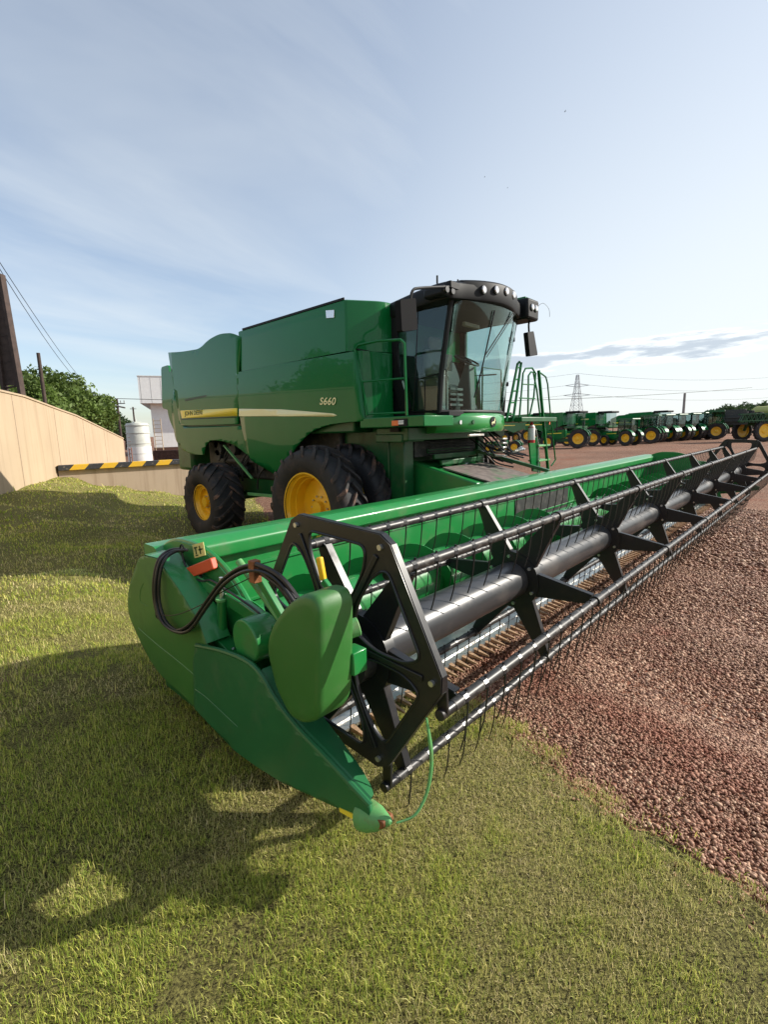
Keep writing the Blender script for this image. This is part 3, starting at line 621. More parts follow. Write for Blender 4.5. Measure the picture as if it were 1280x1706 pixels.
for a, c, x in ((303, 914, -.11), (262, 1024, -.243)):
    p = U(a, c, 'x', x); b = B().tube([p+Vector((0, .022*math.cos(k*.7), .022*math.sin(k*.7))) for k in range(9)], .005, 6, closed=True); b.build('hose_tie', 'black', hd)
p = U(440, 1030, 'x', -.09); B().cyl(p, p+(U(447, 1040, 'x', -.09)-p).normalized()*.03, .011, n=8).build('hose_fitting', 'rust', hd)

# reel arms
def reel_arm(x, sgn, nm='reel_arm'):
    b = B().beam((x+.02, 1.52, 1.44), (x+.02, .62, 1.33), (.04, .045), (.05, .07)).beam((x+.02, .63, 1.335), (x+.02, -.02, 1.22), (.05, .05), (.07, .08))
    b.cyl((x-.05, 0, 1.215), (x+.06*sgn, 0, 1.215), .075, n=20)
    return b.build(nm, 'header', hd, .006)
arm = reel_arm(-.085, 1); reel_arm(10.80, -1)
B().beam(U(425, 950, 'x', -.12), U(478, 1040, 'x', -.10), .03, .035).build('lift_strut', 'header', hd, .004)
B().cyl(U(398, 935, 'x', -.10), U(470, 1035, 'x', -.09), .018, n=12).build('lift_cylinder', 'ltgreen', hd)
B().cyl(U(563, 1055, 'x', -.13), U(598, 1043, 'x', -.06), .035, n=20).build('drive_motor_housing', 'ltgreen', hd, .004)
p = U(590, 1095, 'x', -.08); B().box(-.12, -.05, p.y-.04, p.y+.03, p.z-.05, p.z+.04).build('motor_bracket', 'header', hd, .005)
hp0, hp1 = U(532, 928, 'x', -.06), U(539, 967, 'x', -.06)
lk = B().beam(hp0, hp1, .02, .028).build('lock_handle', 'yellow', hd, .005)
B().beam(hp1, U(552, 985, 'x', -.06), .02, .03).beam(U(551, 983, 'x', -.06), U(566, 1003, 'x', -.06), .02, .03).build('lock_lever', 'header', hd, .004)

# ---- reel
RC = (0.0, 1.34); OF = (.0174, -.1326); TC = (RC[0]+OF[0], RC[1]+OF[1]); HR = .5014; PH = R(62.73); SEC = 1.53
Hk = [(HR*math.cos(PH+k*math.pi/3), HR*math.sin(PH+k*math.pi/3)) for k in range(6)]
Bk = [(TC[0]+1.05*a, TC[1]+1.05*b_) for a, b_ in Hk]; Pk = [(RC[0]+a, RC[1]+b_) for a, b_ in Hk]
B().cyl((.06, *TC), (10.66, *TC), .115, n=48).build('torque_tube', 'tube', hd)
sb0 = B().cyl((SEC-.041, TC[0]+.155, TC[1]), (SEC-.026, TC[0]+.155, TC[1]), .011, n=6).build('bolt', 'steel', hd)
for i in range(1, 7):
    for k in range(6):
        a = k*math.pi/3+.4
        for s_ in (0, .067):
            c = sb0 if (i, k, s_) == (1, 0, 0) else sb0.copy()
            if c is not sb0: COL.objects.link(c)
            c.location = ((i-1)*SEC+s_, .155*math.cos(a)-.155, .155*math.sin(a))
def endplate(x, sgn, nm='reel_end_plate'):
    outer = []
    for k in range(6):
        a = PH+k*math.pi/3
        for da in (-.055, .055): outer.append((RC[0]+(HR+.035)*math.cos(a+da), RC[1]+(HR+.035)*math.sin(a+da)))
    holes = []
    for k in range(6):
        a = PH+(k+.5)*math.pi/3; ca, sa = math.cos(a), math.sin(a); L = []
        for rr, tt_ in ((.424, -.170), (.424, .170), (.335, .166), (.20, .096), (.120, .0), (.20, -.096), (.335, -.166)): L.append((RC[0]+rr*ca-tt_*sa, RC[1]+rr*sa+tt_*ca))
        holes.append(roundpoly(L, [.09, .09, .07, .08, .06, .08, .07], 6))
    hub = [(RC[0]+.055*math.cos(t), RC[1]+.055*math.sin(t)) for t in np.linspace(0, 2*math.pi, 16, endpoint=False)]
    o = B().plate([outer]+holes, 'x', x-.006, x+.006).build(nm, 'blacks', hd, .0)
    # folded flanges round outer edge and each hole
    b = B(); n = len(outer)
    for i in range(n):
        a_, c = outer[i], outer[(i+1) % n]
        b.beam((x+.014*sgn, *a_), (x+.014*sgn, *c), .028, .006, upv=(0, a_[0]+c[0]-2*RC[0], a_[1]+c[1]-2*RC[1]))
    b.build('plate_flange', 'blacks', o)
    b = B()
    for hl in holes: b.tube([(x-.008*sgn, *p) for p in hl], .0055, 6, closed=True)
    b.build('hole_rim', 'blacks', o)
    # pressed spokes
    b = B()
    for k in range(6): b.beam((x-.010*sgn, RC[0]+.12*math.cos(PH+k*math.pi/3), RC[1]+.12*math.sin(PH+k*math.pi/3)), (x-.010*sgn, RC[0]+.46*math.cos(PH+k*math.pi/3), RC[1]+.46*math.sin(PH+k*math.pi/3)), .008, .022, upv=(0, -math.sin(PH+k*math.pi/3), math.cos(PH+k*math.pi/3)))
    b.build('plate_spokes', 'blacks', o, .003)
    for k in range(6):
        a = k*math.pi/3
        B().cyl((x-.018*sgn, *Pk[k]), (x+.008*sgn, *Pk[k]), .011, n=10).build('pivot_bolt', 'steel', o)
        B().cyl((x-.016*sgn, RC[0]+.13*math.cos(a), RC[1]+.13*math.sin(a)), (x, RC[0]+.13*math.cos(a), RC[1]+.13*math.sin(a)), .008, n=6).build('hub_bolt', 'rust', o)
    b = B().cyl((x-.05*sgn, *RC), (x+.05*sgn, *TC), .09, n=24); b.build('hub', 'blacks', o, .004)
    for k in range(6):
        b = B().beam((x+.045*sgn, *Pk[k]), (x+.045*sgn, *Bk[k]), .045, .014, upv=(1, 0, 0)).cyl((x+.0*sgn, *Pk[k]), (x+.055*sgn, *Pk[k]), .014, n=10).cyl((x+.02*sgn, *Bk[k]), (x+.13*sgn, *Bk[k]), .021, n=12)
        b.build('bat_crank', 'blacks', o, .003)
    return o
endplate(0, 1); endplate(10.71, -1)
# fixed inner spider arms beside the plates (seen through the holes)
def spider(x):
    b = B()
    n = 24; rin, rout = .116, .185
    b.plate([[(TC[0]+rout*math.cos(t), TC[1]+rout*math.sin(t)) for t in np.linspace(0, 2*math.pi, n, endpoint=False)], [(TC[0]+rin*math.cos(t), TC[1]+rin*math.sin(t)) for t in np.linspace(0, 2*math.pi, n, endpoint=False)]], 'x', x-.028, x+.028)
    for k in range(6):
        a = PH+k*math.pi/3; ca, sa = math.cos(a), math.sin(a)
        def pt(r, t): return (TC[0]+r*ca-t*sa, TC[1]+r*sa+t*ca)
        b.plate([[pt(.16, -.075), pt(.50, -.026), pt(.515, -.022), pt(.515, .022), pt(.50, .026), pt(.16, .075)]], 'x', x-.02, x-.012)
        for sg in (-1, 1):
            p, q = pt(.15, sg*.074), pt(.505, sg*.026)
            b.beam((x, *p), (x, *q), .036, .006, upv=(0, -sa*sg, ca*sg))
    return b.build('reel_spider', 'blacks', hd)
spider(.16)
sp1 = spider(SEC)
for i in range(2, 7):
    c = sp1.copy(); COL.objects.link(c); c.location = ((i-1)*SEC, 0, 0)
c = sp1.copy(); COL.objects.link(c); c.location = (10.55-SEC, 0, 0)
bat = None
for k in range(6):
    pr = [(.10, 0), (.10, .0225)]
    for i in range(1, 7): pr += [(i*SEC-.03, .0225), (i*SEC-.03, .031), (i*SEC+.03, .031), (i*SEC+.03, .0225)]
    b = B().lathe(pr+[(10.61, .0225), (10.61, 0)], (0, *Bk[k]), 'x', 14)
    o = b.build('reel_bat', 'batm', hd)
def tine_b(x, y, z):
    p = [(x, y-.022, z-.004), (x, y-.020, z-.04), (x, y-.014, z-.10), (x, y-.004, z-.165), (x-.002, y+.014, z-.225)]
    return B().tube(p, lambda t: .0042-.0012*t, 5, smooth=2).cyl((x-.016, y, z), (x+.010, y, z), .0243, n=10).cyl((x+.02, y, z+.018), (x+.02, y, z+.030), .006, n=6)
t0 = tine_b(.17, *Bk[0]).build('reel_tine', 'blacks', hd)
lst = [(i, k) for k in range(6) for i in range(76)]
def dcam(q):
    i, k = q; return (Vector((.17+i*.1385, *Bk[k]))-CAM).length
lst.sort(key=dcam); rest = B()
for n_, (i, k) in enumerate(lst):
    if n_ < 100:
        c = t0 if n_ == 0 else t0.copy()
        if n_: COL.objects.link(c)
        c.location = (i*.1385, Bk[k][0]-Bk[0][0], Bk[k][1]-Bk[0][1])
        c.rotation_euler = (0, 0, 0)
    else:
        q = tine_b(.17+i*.1385, *Bk[k]); rest.add(q.v, q.f)
rest.build('reel_tines', 'blacks', hd, kind='stuff')
# far divider and its shield
far = [(2*5.355-v, 0, 0) for v in (0,)]
fe = [(y, z) for y, z in rear]; B().plate([roundpoly(fe, .03)], 'x', 10.90, 10.915).build('rear_end_shield', 'plastic2', hd, .004)
B().plate([roundpoly([(y, z) for y, z in front], .02)], 'x', 10.90, 10.918).build('crop_divider', 'plastic2', hd, .004)
# hide nothing: stands under the header
for x in (1.6, 9.1):
    B().box(x-.03, x+.03, 1.66, 1.78, float(H(x, 1.7)), .60).box(x-.09, x+.09, 1.60, 1.84, float(H(x, 1.7)), float(H(x, 1.7))+.02).build('parking_stand', 'greend', hd, .004)

# ================================================================== COMBINE
CXC = 5.355
cb = thing('combine_harvester', (CXC, 6.0, 0), 'big green combine harvester, black cab roof, dual front wheels, standing behind the header', 'combine harvester')
BX = 3.75
def bodyfn(y, z): return BX+.10*max(0, (2.35-z))**2+.025*max(0, z-2.9)**2+.02*((y-7)/3)**2
P_ = lambda L, x=BX: UYZ(x, L)
rearp = P_([(277, 587), (300, 586), (331, 581), (345, 566), (364, 555.6), (384, 554.6), (400, 561), (398, 621), (398, 673), (397, 707), (340, 708), (302, 709), (298, 700), (288, 640)])
rearp = roundpoly(rearp, [.02, .3, .3, .3, .25, .1, .03, .02, .02, .02, .02, .08, .08, .1])
frontp = P_([(393, 621), (470, 606), (590, 585), (600, 640), (607.5, 701), (552, 706), (519, 718), (498, 738), (482, 759), (466, 776), (451, 790), (414, 766), (404, 715), (400, 690)])
frontp = roundpoly(frontp, [.04, .05, .05, .05, .05, .3, .3, .3, .2, .1, .05, .1, .1, .1])
lowp = P_([(286, 645), (299, 704), (303, 711), (398, 709), (403, 720), (413, 764), (398, 750), (384, 740), (367, 735), (347, 733), (338, 742), (333, 758), (315, 757), (299, 751), (288, 735), (283, 700), (281, 670)])
lowp = roundpoly(lowp, [.1, .05, .05, .05, .05, .05, .2, .2, .2, .2, .2, .05, .1, .2, .2, .1, .1])
def bodyl(y, z): return bodyfn(y, z)+.05
for nm, pl, fn in (('rear_side_panel', rearp, bodyfn), ('front_side_panel', frontp, bodyfn), ('lower_rear_panel', lowp, bodyl)):
    o = warped(pl, 'x', fn, .03, nm, 'green', cb, .2)
    # left side
    warped(pl, 'x', lambda u, v, f=fn: 2*CXC-f(u, v), .03, nm, 'green', cb, .3)
# stripe decals following the panel
st1 = P_([(300, 684), (396.5, 680), (396.5, 693), (303, 697)]); st2 = P_([(399.5, 681), (470, 682), (556, 689), (562, 692), (556, 694), (470, 693.5), (399.5, 693.5)])
s1 = warped(st1, 'x', lambda u, v: bodyfn(u, v)-.019, .003, 'yellow_stripe', 'stripe', cb, .2)
s2 = warped(st2, 'x', lambda u, v: bodyfn(u, v)-.019, .003, 'pale_stripe', 'stripew', cb, .2)
L1 = P_([(301, 697.5), (396.5, 693.8), (396.5, 695.5), (302, 699.5)]); warped(L1, 'x', lambda u, v: bodyfn(u, v)-.019, .003, 'thin_dark_line', 'ink', cb, .3)
q = P_([(308, 693.5)])[0]; text('JOHN DEERE', 'stripe_lettering', .135, (bodyfn(*q)-.023, q[0]-.02, q[1]+.012), (bodyfn(q[0]-.95, q[1])-bodyfn(*q), -.95, 0), (0, 0, 1), 'ink', s1, shear=.1, sx=1.12)
q = P_([(533, 673)])[0]; text('S660', 'model_number', .155, (bodyfn(*q)-.022, q[0], q[1]-.01), (0, -1, -.06), (0, 0, 1), 'stripew', cb, shear=.3, spacing=1.1, sx=1.15)
q = P_([(300, 677)])[0]; b = B().beam((bodyfn(*q)-.02, q[0]-.3, q[1]+.12), (bodyfn(*q)-.02, 7.35, q[1]+.17), .012, .05); b.build('grab_recess', 'ink', cb, .004)
# core behind the panels
b = B().box(3.86, 6.85, 3.95, 9.7, 2.15, 3.28).box(4.0, 6.7, 6.7, 9.9, 2.9, 3.7).box(4.25, 6.46, 3.6, 7.2, 1.0, 2.3)
b.build('inner_body', 'greend', cb, .03)
B().box(3.80, 3.86, 3.82, 6.9, 3.24, 3.31).box(6.85, 6.91, 3.82, 6.9, 3.24, 3.31).build('shadow_gap', 'black', cb)
# grain tank
tk = P_([(402, 550.5), (573, 498.5), (586, 579), (480, 600), (399, 616)])
ty0, ty1 = tk[1][0], tk[0][0]; TZ = 4.055
ring = roundpoly([(3.77, ty1+.15), (3.77, ty0), (4.25, ty0-.30), (6.46, ty0-.30), (6.94, ty0), (6.94, ty1+.15)], [.02, .03, .14, .14, .03, .02], 6)
b = B(); n_ = len(ring); vs = []
for z, k, dy in ((3.335, 1, -.0), (3.9, 1.0, 0), (4.04, 1.0, 0), (4.055, .99, 0), (4.07, .9, 0)):
    vs += [(CXC+(x-CXC)*k, 5.4+(y-5.4)*k+dy, z) for x, y in ring]
fs = [(l*n_+i, l*n_+(i+1) % n_, (l+1)*n_+(i+1) % n_, (l+1)*n_+i) for l in range(4) for i in range(n_)]+[tuple(range(n_)), tuple(range(4*n_, 5*n_))]
b.add(vs, fs); b.build('grain_tank', 'green', cb, angle=50)
B().box(3.765, 3.785, ty0+.02, ty1, 4.05, 4.085).box(6.925, 6.945, ty0+.02, ty1, 4.05, 4.085).box(3.9, 6.8, ty1-.1, ty1+.1, 4.055, 4.10).build('tank_lid_edge', 'black', cb, .004)
q = P_([(542, 517), (556, 516), (556, 529), (543, 530)]); B().plate([q], 'x', 3.755, 3.768).build('tank_lamp', 'lens', cb, .003)
# rear hoods
b = B().plate([roundpoly([(6.95, 3.2), (6.95, 3.93), (7.4, 4.0), (7.9, 3.98), (8.6, 3.72), (10.0, 3.8), (10.45, 3.7), (10.75, 3.2), (10.75, 2.6), (10.3, 2.1), (9.2, 2.0), (7.0, 2.2)], [.02, .1, .2, .3, .4, .2, .2, .3, .3, .3, .3, .02])], 'x', 3.95, 6.76)
b.build('engine_hood', 'green', cb, .06)
b = B().plate([roundpoly(P_([(270, 612), (282, 608), (287, 640), (297, 690), (284, 684), (272, 680)], 4.0), .08)], 'x', 3.97, 6.74); b.build('rear_hood', 'green', cb, .04)
B().box(4.2, 6.5, 10.2, 11.0, 1.3, 2.3).build('straw_chopper', 'greend', cb, .08)
# cab base / platform
B().box(3.76, 4.42, 2.52, 3.72, 2.215, 2.36).build('side_platform', 'green', cb, .012)
B().box(6.28, 7.65, 2.45, 3.75, 2.26, 2.34).build('ladder_platform', 'greend', cb, .01)
B().box(4.0, 6.7, 3.0, 3.62, 2.02, 2.21).box(3.98, 4.5, 3.1, 3.62, 2.0, 2.12).build('cab_cross_beam', 'greend', cb, .015)
o = B().box(3.93, 3.985, 3.12, 3.28, 2.15, 2.212).build('marker_lamp_box', 'black', cb)
p = U(659, 712, 'x', 3.752); B().box(3.742, 3.758, p.y-.062, p.y+.062, 2.235, 2.305).build('amber_marker_lamp', 'amber', cb, .004)
B().box(3.744, 3.758, 2.86, 2.98, 2.25, 2.28).box(3.744, 3.758, 2.86, 2.98, 2.285, 2.305).build('white_reflector', 'white', cb, .002)
B().box(3.748, 3.765, 2.80, 3.04, 2.225, 2.325).build('reflector_backing', 'black', cb)
# body front wall (green, curved) between side panel and cab
b = B().plate([roundpoly([(3.80, 3.72), (4.42, 3.62), (4.55, 3.9), (4.55, 4.3), (3.80, 4.3)], .08)], 'z', 2.36, 3.32)
b.build('front_bulkhead', 'green', cb, .02); B().plate([roundpoly([(6.91, 3.72), (6.29, 3.62), (6.16, 3.9), (6.16, 4.3), (6.91, 4.3)], .08)], 'z', 2.36, 3.32).build('front_bulkhead', 'green', cb, .02)
B().plate([roundpoly([(3.42, 2.38), (3.86, 4.02), (4.3, 4.02), (4.3, 2.38)], .1)], 'x', 4.47, 6.24).build('cab_rear_wall', 'black', cb, .02)
# cab rear pillars: wide curved black
for x0, x1 in ((4.425, 4.475), (6.235, 6.285)):
    q = roundpoly(UYZ(4.45, [(646, 512), (663, 512), (664, 600), (672, 640), (687, 684), (672, 690), (660, 655), (650, 610)]), .15, 6)
    B().plate([q], 'x', x0, x1).build('rear_pillar', 'black', cb, .008)
# side window frames, glass, front pillars
sg = UYZ(4.45, [(661, 514), (752, 508), (731, 684), (684, 686), (667, 620)])
for x in (4.452, 6.258): B().plate([sg], 'x', x-.003, x+.003).build('side_window', gm2, cb)
fp = lambda x: B().tube([(x, 2.795, 2.40), (x, 2.76, 2.9), (x, 2.68, 3.4), (x, 2.58, 3.92)], .038, 8, smooth=4)
fp(4.46).build('front_pillar', 'black', cb); fp(6.25).build('front_pillar', 'black', cb)
def wsy(x, z): return 2.80-.16*(z-2.4)-.24*(1-((x-CXC)/.9)**2)
ws = roundpoly([(4.49, 2.44), (6.22, 2.44), (6.22, 3.90), (4.49, 3.90)], .08)
warped(ws, 'y', wsy, .006, 'windscreen', gm, cb, .1)
b = B(); pts = [(x, wsy(x, 2.42), 2.42) for x in np.linspace(4.47, 6.24, 14)]; b.tube(pts, .028, 8); b.build('windscreen_seal', 'black', cb)
b = B()
for L in ([(4.456, 3.28, 2.42), (4.456, 3.22, 3.0), (4.456, 3.16, 3.86)], [(4.456, 2.80, 2.95), (4.456, 3.24, 2.90)], [(4.456, 2.81, 2.44), (4.456, 3.4, 2.44)], [(4.456, 3.05, 2.44), (4.456, 3.05, 2.9)]): b.tube(L, .011, 6)
b.build('door_frame', 'black', cb)
B().box(4.50, 4.52, 2.86, 3.22, 2.46, 2.90).build('brown_side_panel', 'brown', cb, .01)  # flat brown panel behind the lower side window
# cab floor and interior
B().box(4.46, 6.25, 2.62, 3.75, 2.36, 2.42).build('cab_floor', 'black', cb)
st = B().box(5.08, 5.62, 3.05, 3.55, 2.72, 2.86).box(5.10, 5.60, 3.48, 3.62, 2.82, 3.45).box(5.2, 5.5, 3.50, 3.60, 3.46, 3.66); st.build('driver_seat', 'beige', cb, .05)
B().box(5.15, 5.55, 3.1, 3.5, 2.42, 2.72).build('seat_base', 'black', cb, .03)
B().plate([[(3.0, 2.42), (3.05, 2.85), (2.92, 3.16), (2.84, 3.16), (2.80, 2.42)]], 'x', 5.28, 5.44).build('steering_column', 'greyp', cb, .03)
b = B(); c0 = Vector((5.36, 2.93, 3.22)); e1 = Vector((1, 0, 0)); e2 = Vector((0, .8, .42)).normalized()
b.tube([c0+(e1*math.cos(t)+e2*math.sin(t))*.2 for t in np.linspace(0, 2*math.pi, 24, endpoint=False)], .015, 8, closed=True)
for t in (.2, 2.3, 4.4): b.tube([c0-Vector((0, .03, .03)), c0+(e1*math.cos(t)+e2*math.sin(t))*.2], .012, 6)
b.cyl(c0-Vector((0, .06, .06)), c0, .04); b.build('steering_wheel', 'black', cb)
B().box(4.72, 5.0, 3.0, 3.6, 2.42, 3.0).build('armrest_console', 'greyp', cb, .04)
B().box(4.62, 4.82, 2.82, 2.86, 3.02, 3.24).tube([(4.72, 2.86, 2.42), (4.72, 2.86, 3.05)], .012).build('monitor', 'black', cb, .01)
B().box(5.0, 5.4, 2.72, 2.78, 3.66, 3.72).build('roof_console', 'brown', cb, .01)
b = B()
for i in range(4): b.box(4.60, 4.92, 2.70, 2.74, 2.50+i*.075, 2.535+i*.075)
b.build('floor_mat_slats', 'greyp', cb, .004)
B().tube([(5.6, 2.85, 3.0), (5.95, 2.75, 3.03)], .012, 6).build('control_lever', 'black', cb)
for x in (5.9,): B().tube([(x, 3.4, 2.42), (x-.02, 3.35, 3.0), (x, 3.3, 3.05), (x+.1, 3.1, 3.05), (x+.1, 3.08, 2.42)], .012, 6).build('inner_grab_rail', 'black', cb)
# far pillar detail and hinges
B().box(6.16, 6.24, 2.68, 2.78, 2.85, 2.92).box(6.16, 6.24, 2.58, 2.66, 3.55, 3.62).build('hinges', 'black', cb, .008)
# wiper
wp0 = Vector((5.70, wsy(5.7, 3.88)-.03, 3.88)); wp1 = Vector((5.08, wsy(5.08, 3.22)-.03, 3.22))
b = B().tube([wp0, wp1], .009, 6).tube([wp0+Vector((.06, 0, 0)), wp1+Vector((.03, 0, -.03))], .006, 6)
bl = [(5.15, 3.82), (5.10, 3.4), (5.05, 3.0), (4.98, 2.62)]; b.tube([(x, wsy(x, z)-.022, z) for x, z in bl], .011, 6, smooth=3); b.build('windscreen_wiper', 'black', cb)
# nose / bumper below windscreen
arc = lambda x, y0, dep: y0+dep*abs((x-CXC)/.93)**2.2
xs = np.linspace(4.42, 6.29, 22); prof = [(.16, 2.415), (.03, 2.40), (-.02, 2.375), (-.045, 2.335), (-.05, 2.22), (-.035, 2.15), (-.01, 2.12), (.18, 2.11)]
vs = []
for x in xs:
    e_ = abs((x-CXC)/.935)
    for dy, z in prof: vs.append((x, arc(x, 2.50, .36)+dy, z))
k = len(prof); fs = [(i*k+j, i*k+j+1, (i+1)*k+j+1, (i+1)*k+j) for i in range(len(xs)-1) for j in range(k-1)]+[tuple(range(k)), tuple(range((len(xs)-1)*k, len(xs)*k))]
G['bump'] = mat('green bumper paint', (.02, .24, .045), .28, var=.05, coat=.7)
bp_ = B().add(vs, fs).build('cab_nose', 'bump', cb, angle=45)
def on_nose(x, z): return (x, arc(x, 2.50, .36)-.052, z)
c = Vector(on_nose(5.36, 2.265))
em = B().cyl(c+Vector((0, .004, 0)), c+Vector((0, -.008, 0)), .078, n=24).build('round_emblem', 'black', cb)
deer = [(-.045, -.01), (-.03, .005), (-.01, .008), (.012, .012), (.022, .03), (.02, .045), (.03, .038), (.036, .046), (.034, .03), (.04, .022), (.034, .016), (.024, .004), (.03, -.018), (.018, -.008), (.005, -.012), (-.018, -.01), (-.028, -.03), (-.034, -.028), (-.03, -.01)]
B().plate([[(c.x+a*1.35, c.z+b_*1.35-.008) for a, b_ in deer]], 'y', c.y-.011, c.y-.009).build('leaping_deer_mark', 'stripew', em)
for x in (4.72, 4.92):
    c = Vector(on_nose(x, 2.265)); B().cyl(c+Vector((0, .01, 0)), c+Vector((0, -.006, 0)), .03, n=16).build('nose_lamp', 'lens' if x < 4.8 else 'greend', cb)
B().box(4.75, 5.15, 2.47, 2.50, 2.06, 2.09).build('nose_step', 'steel', cb, .004)
# roof
def roofring(k, z, d=0):
    out = [(4.42, 3.80), (4.34, 3.2), (4.27, 2.70), (4.30, 2.50), (4.55, 2.46), (4.75, 2.40), (5.05, 2.30), (5.355, 2.27)]
    out = out+[(2*CXC-x, y) for x, y in reversed(out[:-1])]
    out = roundpoly([(CXC+(x-CXC)*k, 3.0+(y-3.0)*k+d) for x, y in out], .08, 3); return [(x, y, z+.05*max(0, 1-((x-CXC)/1.15)**4)*min(1, max(0, (3.9-y)/1.2))+(-.05*max(0, (y-3.0)))) for x, y in out]
vs = []; lv = [(.90, 3.86, .0), (.985, 3.87, 0), (1.0, 3.90, 0), (1.0, 4.02, 0), (.99, 4.06, 0), (.95, 4.09, .01), (.6, 4.10, .1)]
for k, z, d in lv: rr_ = roofring(k, z, d); vs += rr_
n_ = len(rr_); fs = [(l*n_+i, l*n_+(i+1) % n_, (l+1)*n_+(i+1) % n_, (l+1)*n_+i) for l in range(len(lv)-1) for i in range(n_)]+[tuple(range(n_)), tuple(range((len(lv)-1)*n_, len(lv)*n_))]
rf = B().add(vs, fs).build('cab_roof', 'black', cb, angle=40)
B().box(4.7, 6.0, 2.9, 3.7, 4.02, 4.19).build('roof_hatch', 'green', cb, .04)
vx = np.linspace(4.60, 6.11, 18); vf = lambda x: 2.25+.24*((x-CXC)/.755)**2
pr_ = [(.95, 4.16), (.30, 4.205), (.06, 4.20), (.015, 4.185), (0, 4.15), (.01, 3.96), (.03, 3.91), (.10, 3.885), (.95, 3.90)]
vs = []
for x in vx:
    for dy, z in pr_: vs.append((x, vf(x)+dy, z-.03*((x-CXC)/.755)**2))
k = len(pr_); fs = [(i*k+j, i*k+j+1, (i+1)*k+j+1, (i+1)*k+j) for i in range(len(vx)-1) for j in range(k-1)]+[tuple(range(k)), tuple(range((len(vx)-1)*k, len(vx)*k))]
B().add(vs, fs).build('roof_visor', 'black', cb, .02)
for x, z in ((4.89, 4.055), (5.11, 4.08), (5.35, 4.10), (5.60, 4.10)):
    y = vf(x); l = B().cyl((x, y+.05, z), (x, y-.008, z), .062, n=20).build('lamp_housing', 'blacks', cb, .006)
    B().cyl((x, y-.008, z), (x, y-.018, z), .050, .042, n=20).build('work_lamp', 'lens', l)
for sx_ in (-1, 1):
    (B().box(6.22, 6.62, 2.36, 2.80, 3.88, 4.20) if sx_ > 0 else B().box(4.17, 4.45, 2.50, 2.85, 3.90, 4.04)).build('corner_lamp_pod', 'black', cb, .04)
    for dx in (1.00, 1.13):
        x = CXC+sx_*dx; l = B().cyl((x, 2.40+(.13 if sx_ < 0 else 0), 4.06-(.09 if sx_ < 0 else 0)), (x, 2.345+(.13 if sx_ < 0 else 0), 4.06-(.09 if sx_ < 0 else 0)), .058 if sx_ > 0 else .045, n=18).build('lamp_housing', 'blacks', cb, .005)
        if sx_ > 0: B().cyl((x, 2.346, 4.06), (x, 2.332, 4.06), .048, .04, n=18).build('work_lamp', 'lens', l)
B().box(6.3, 6.6, 2.45, 2.7, 4.18, 4.24).build('receiver_dome', 'green', cb, .02)
B().tube([(5.0, 2.85, 4.2), (5.0, 2.85, 4.32)], .012, 6).build('roof_antenna', 'black', cb); B().tube([(4.3, 2.7, 4.1), (4.3, 2.7, 4.2)], .014, 6).build('roof_antenna', 'black', cb)
B().tube([(6.6, 2.4, 4.1), (6.72, 2.35, 4.18), (6.84, 2.3, 4.10), (6.88, 2.3, 3.98)], .003, 5, smooth=4).build('loose_wire', 'black', cb)
# mirrors
MY = 2.5
ml = [U(a, c, 'y', MY) for a, c in ((664, 500), (690, 497), (693, 550), (667, 553))]
mr_ = B().plate([roundpoly([(p.x, p.z) for p in ml], .03)], 'y', MY-.03, MY+.06).build('mirror_head', 'matte', cb, .015)
arm_ = [U(a, c, 'y', MY) for a, c in ((766, 478), (740, 478), (700, 480), (688, 484), (684, 500))]
B().tube(arm_, .018, 8, smooth=4).build('mirror_arm', 'black', cb)
p = U(757, 478, 'y', MY); B().box(p.x-.12, p.x+.18, MY-.03, MY+.05, p.z-.04, p.z+.06).build('mirror_bracket', 'black', cb, .015)
ml = [U(a, c, 'y', 2.45) for a, c in ((877, 554), (887, 552), (894, 592), (881, 594))]
B().plate([roundpoly([(p.x, p.z) for p in ml], .03)], 'y', 2.42, 2.50).build('mirror_head', 'black', cb, .012)
B().tube([U(a, c, 'y', 2.45) for a, c in ((890, 528), (882, 537), (882, 554))], .016, 8, smooth=4).build('mirror_arm', 'black', cb)
# handrail right platform
def rail(pts, r=.017, m='green', nm='handrail', sm=0): return B().tube(pts, r, 8, smooth=sm).build(nm, m, cb)
RX = 3.79
A = [U(a, c, 'x', RX) for a, c in ((613, 692), (604, 640), (592, 582), (598, 575), (630, 568), (668, 566), (674, 572), (676, 630), (678, 692))]
rail(A)
rail([U(604, 636, 'x', RX), U(676, 630, 'x', RX)], .013); rail([U(612, 690, 'x', RX), U(679, 687, 'x', RX)], .013)
B().tube([U(592, 582, 'x', 3.79), Vector((4.2, 3.72, 3.30))], .022, 8).build('rail_stay', 'black', cb)
# ladder side
LY = 2.6
q = lambda L, y=LY: [U(a, c, 'y', y) for a, c in L]
rail(q([(844, 702), (863, 606), (866, 603)]), .022); rail(q([(855, 702), (869, 604)]), .022)
b = B()
for i in range(5): t = .12+.2*i; a_, c = U(844, 702, 'y', LY).lerp(U(863, 606, 'y', LY), t), U(855, 702, 'y', LY).lerp(U(869, 604, 'y', LY), t); b.tube([a_, c], .012, 6)
b.build('ladder_rungs', 'green', cb)
rail(q([(865, 705), (872, 622), (876, 614), (887, 613), (893, 622), (890, 660), (880, 706)]), .016)
rail(q([(880, 706), (881, 626), (885, 620), (889, 620), (895, 650), (902, 706)]), .016)
rail(q([(866, 663), (892, 664)]), .011); rail(q([(870, 640), (892, 641)]), .011)
rail(q([(898, 619), (910, 628), (913, 640), (919, 705), (926, 766), (919, 776)]), .014)
B().beam(*q([(898, 617), (914, 787)]), .05, .035).build('ladder_side', 'green', cb, .004)
B().plate([[(p.x, p.z) for p in q([(884, 730), (899, 728), (903, 781), (888, 778)])]], 'y', LY+.02, LY+.05).build('ladder_side', 'green', cb, .004)
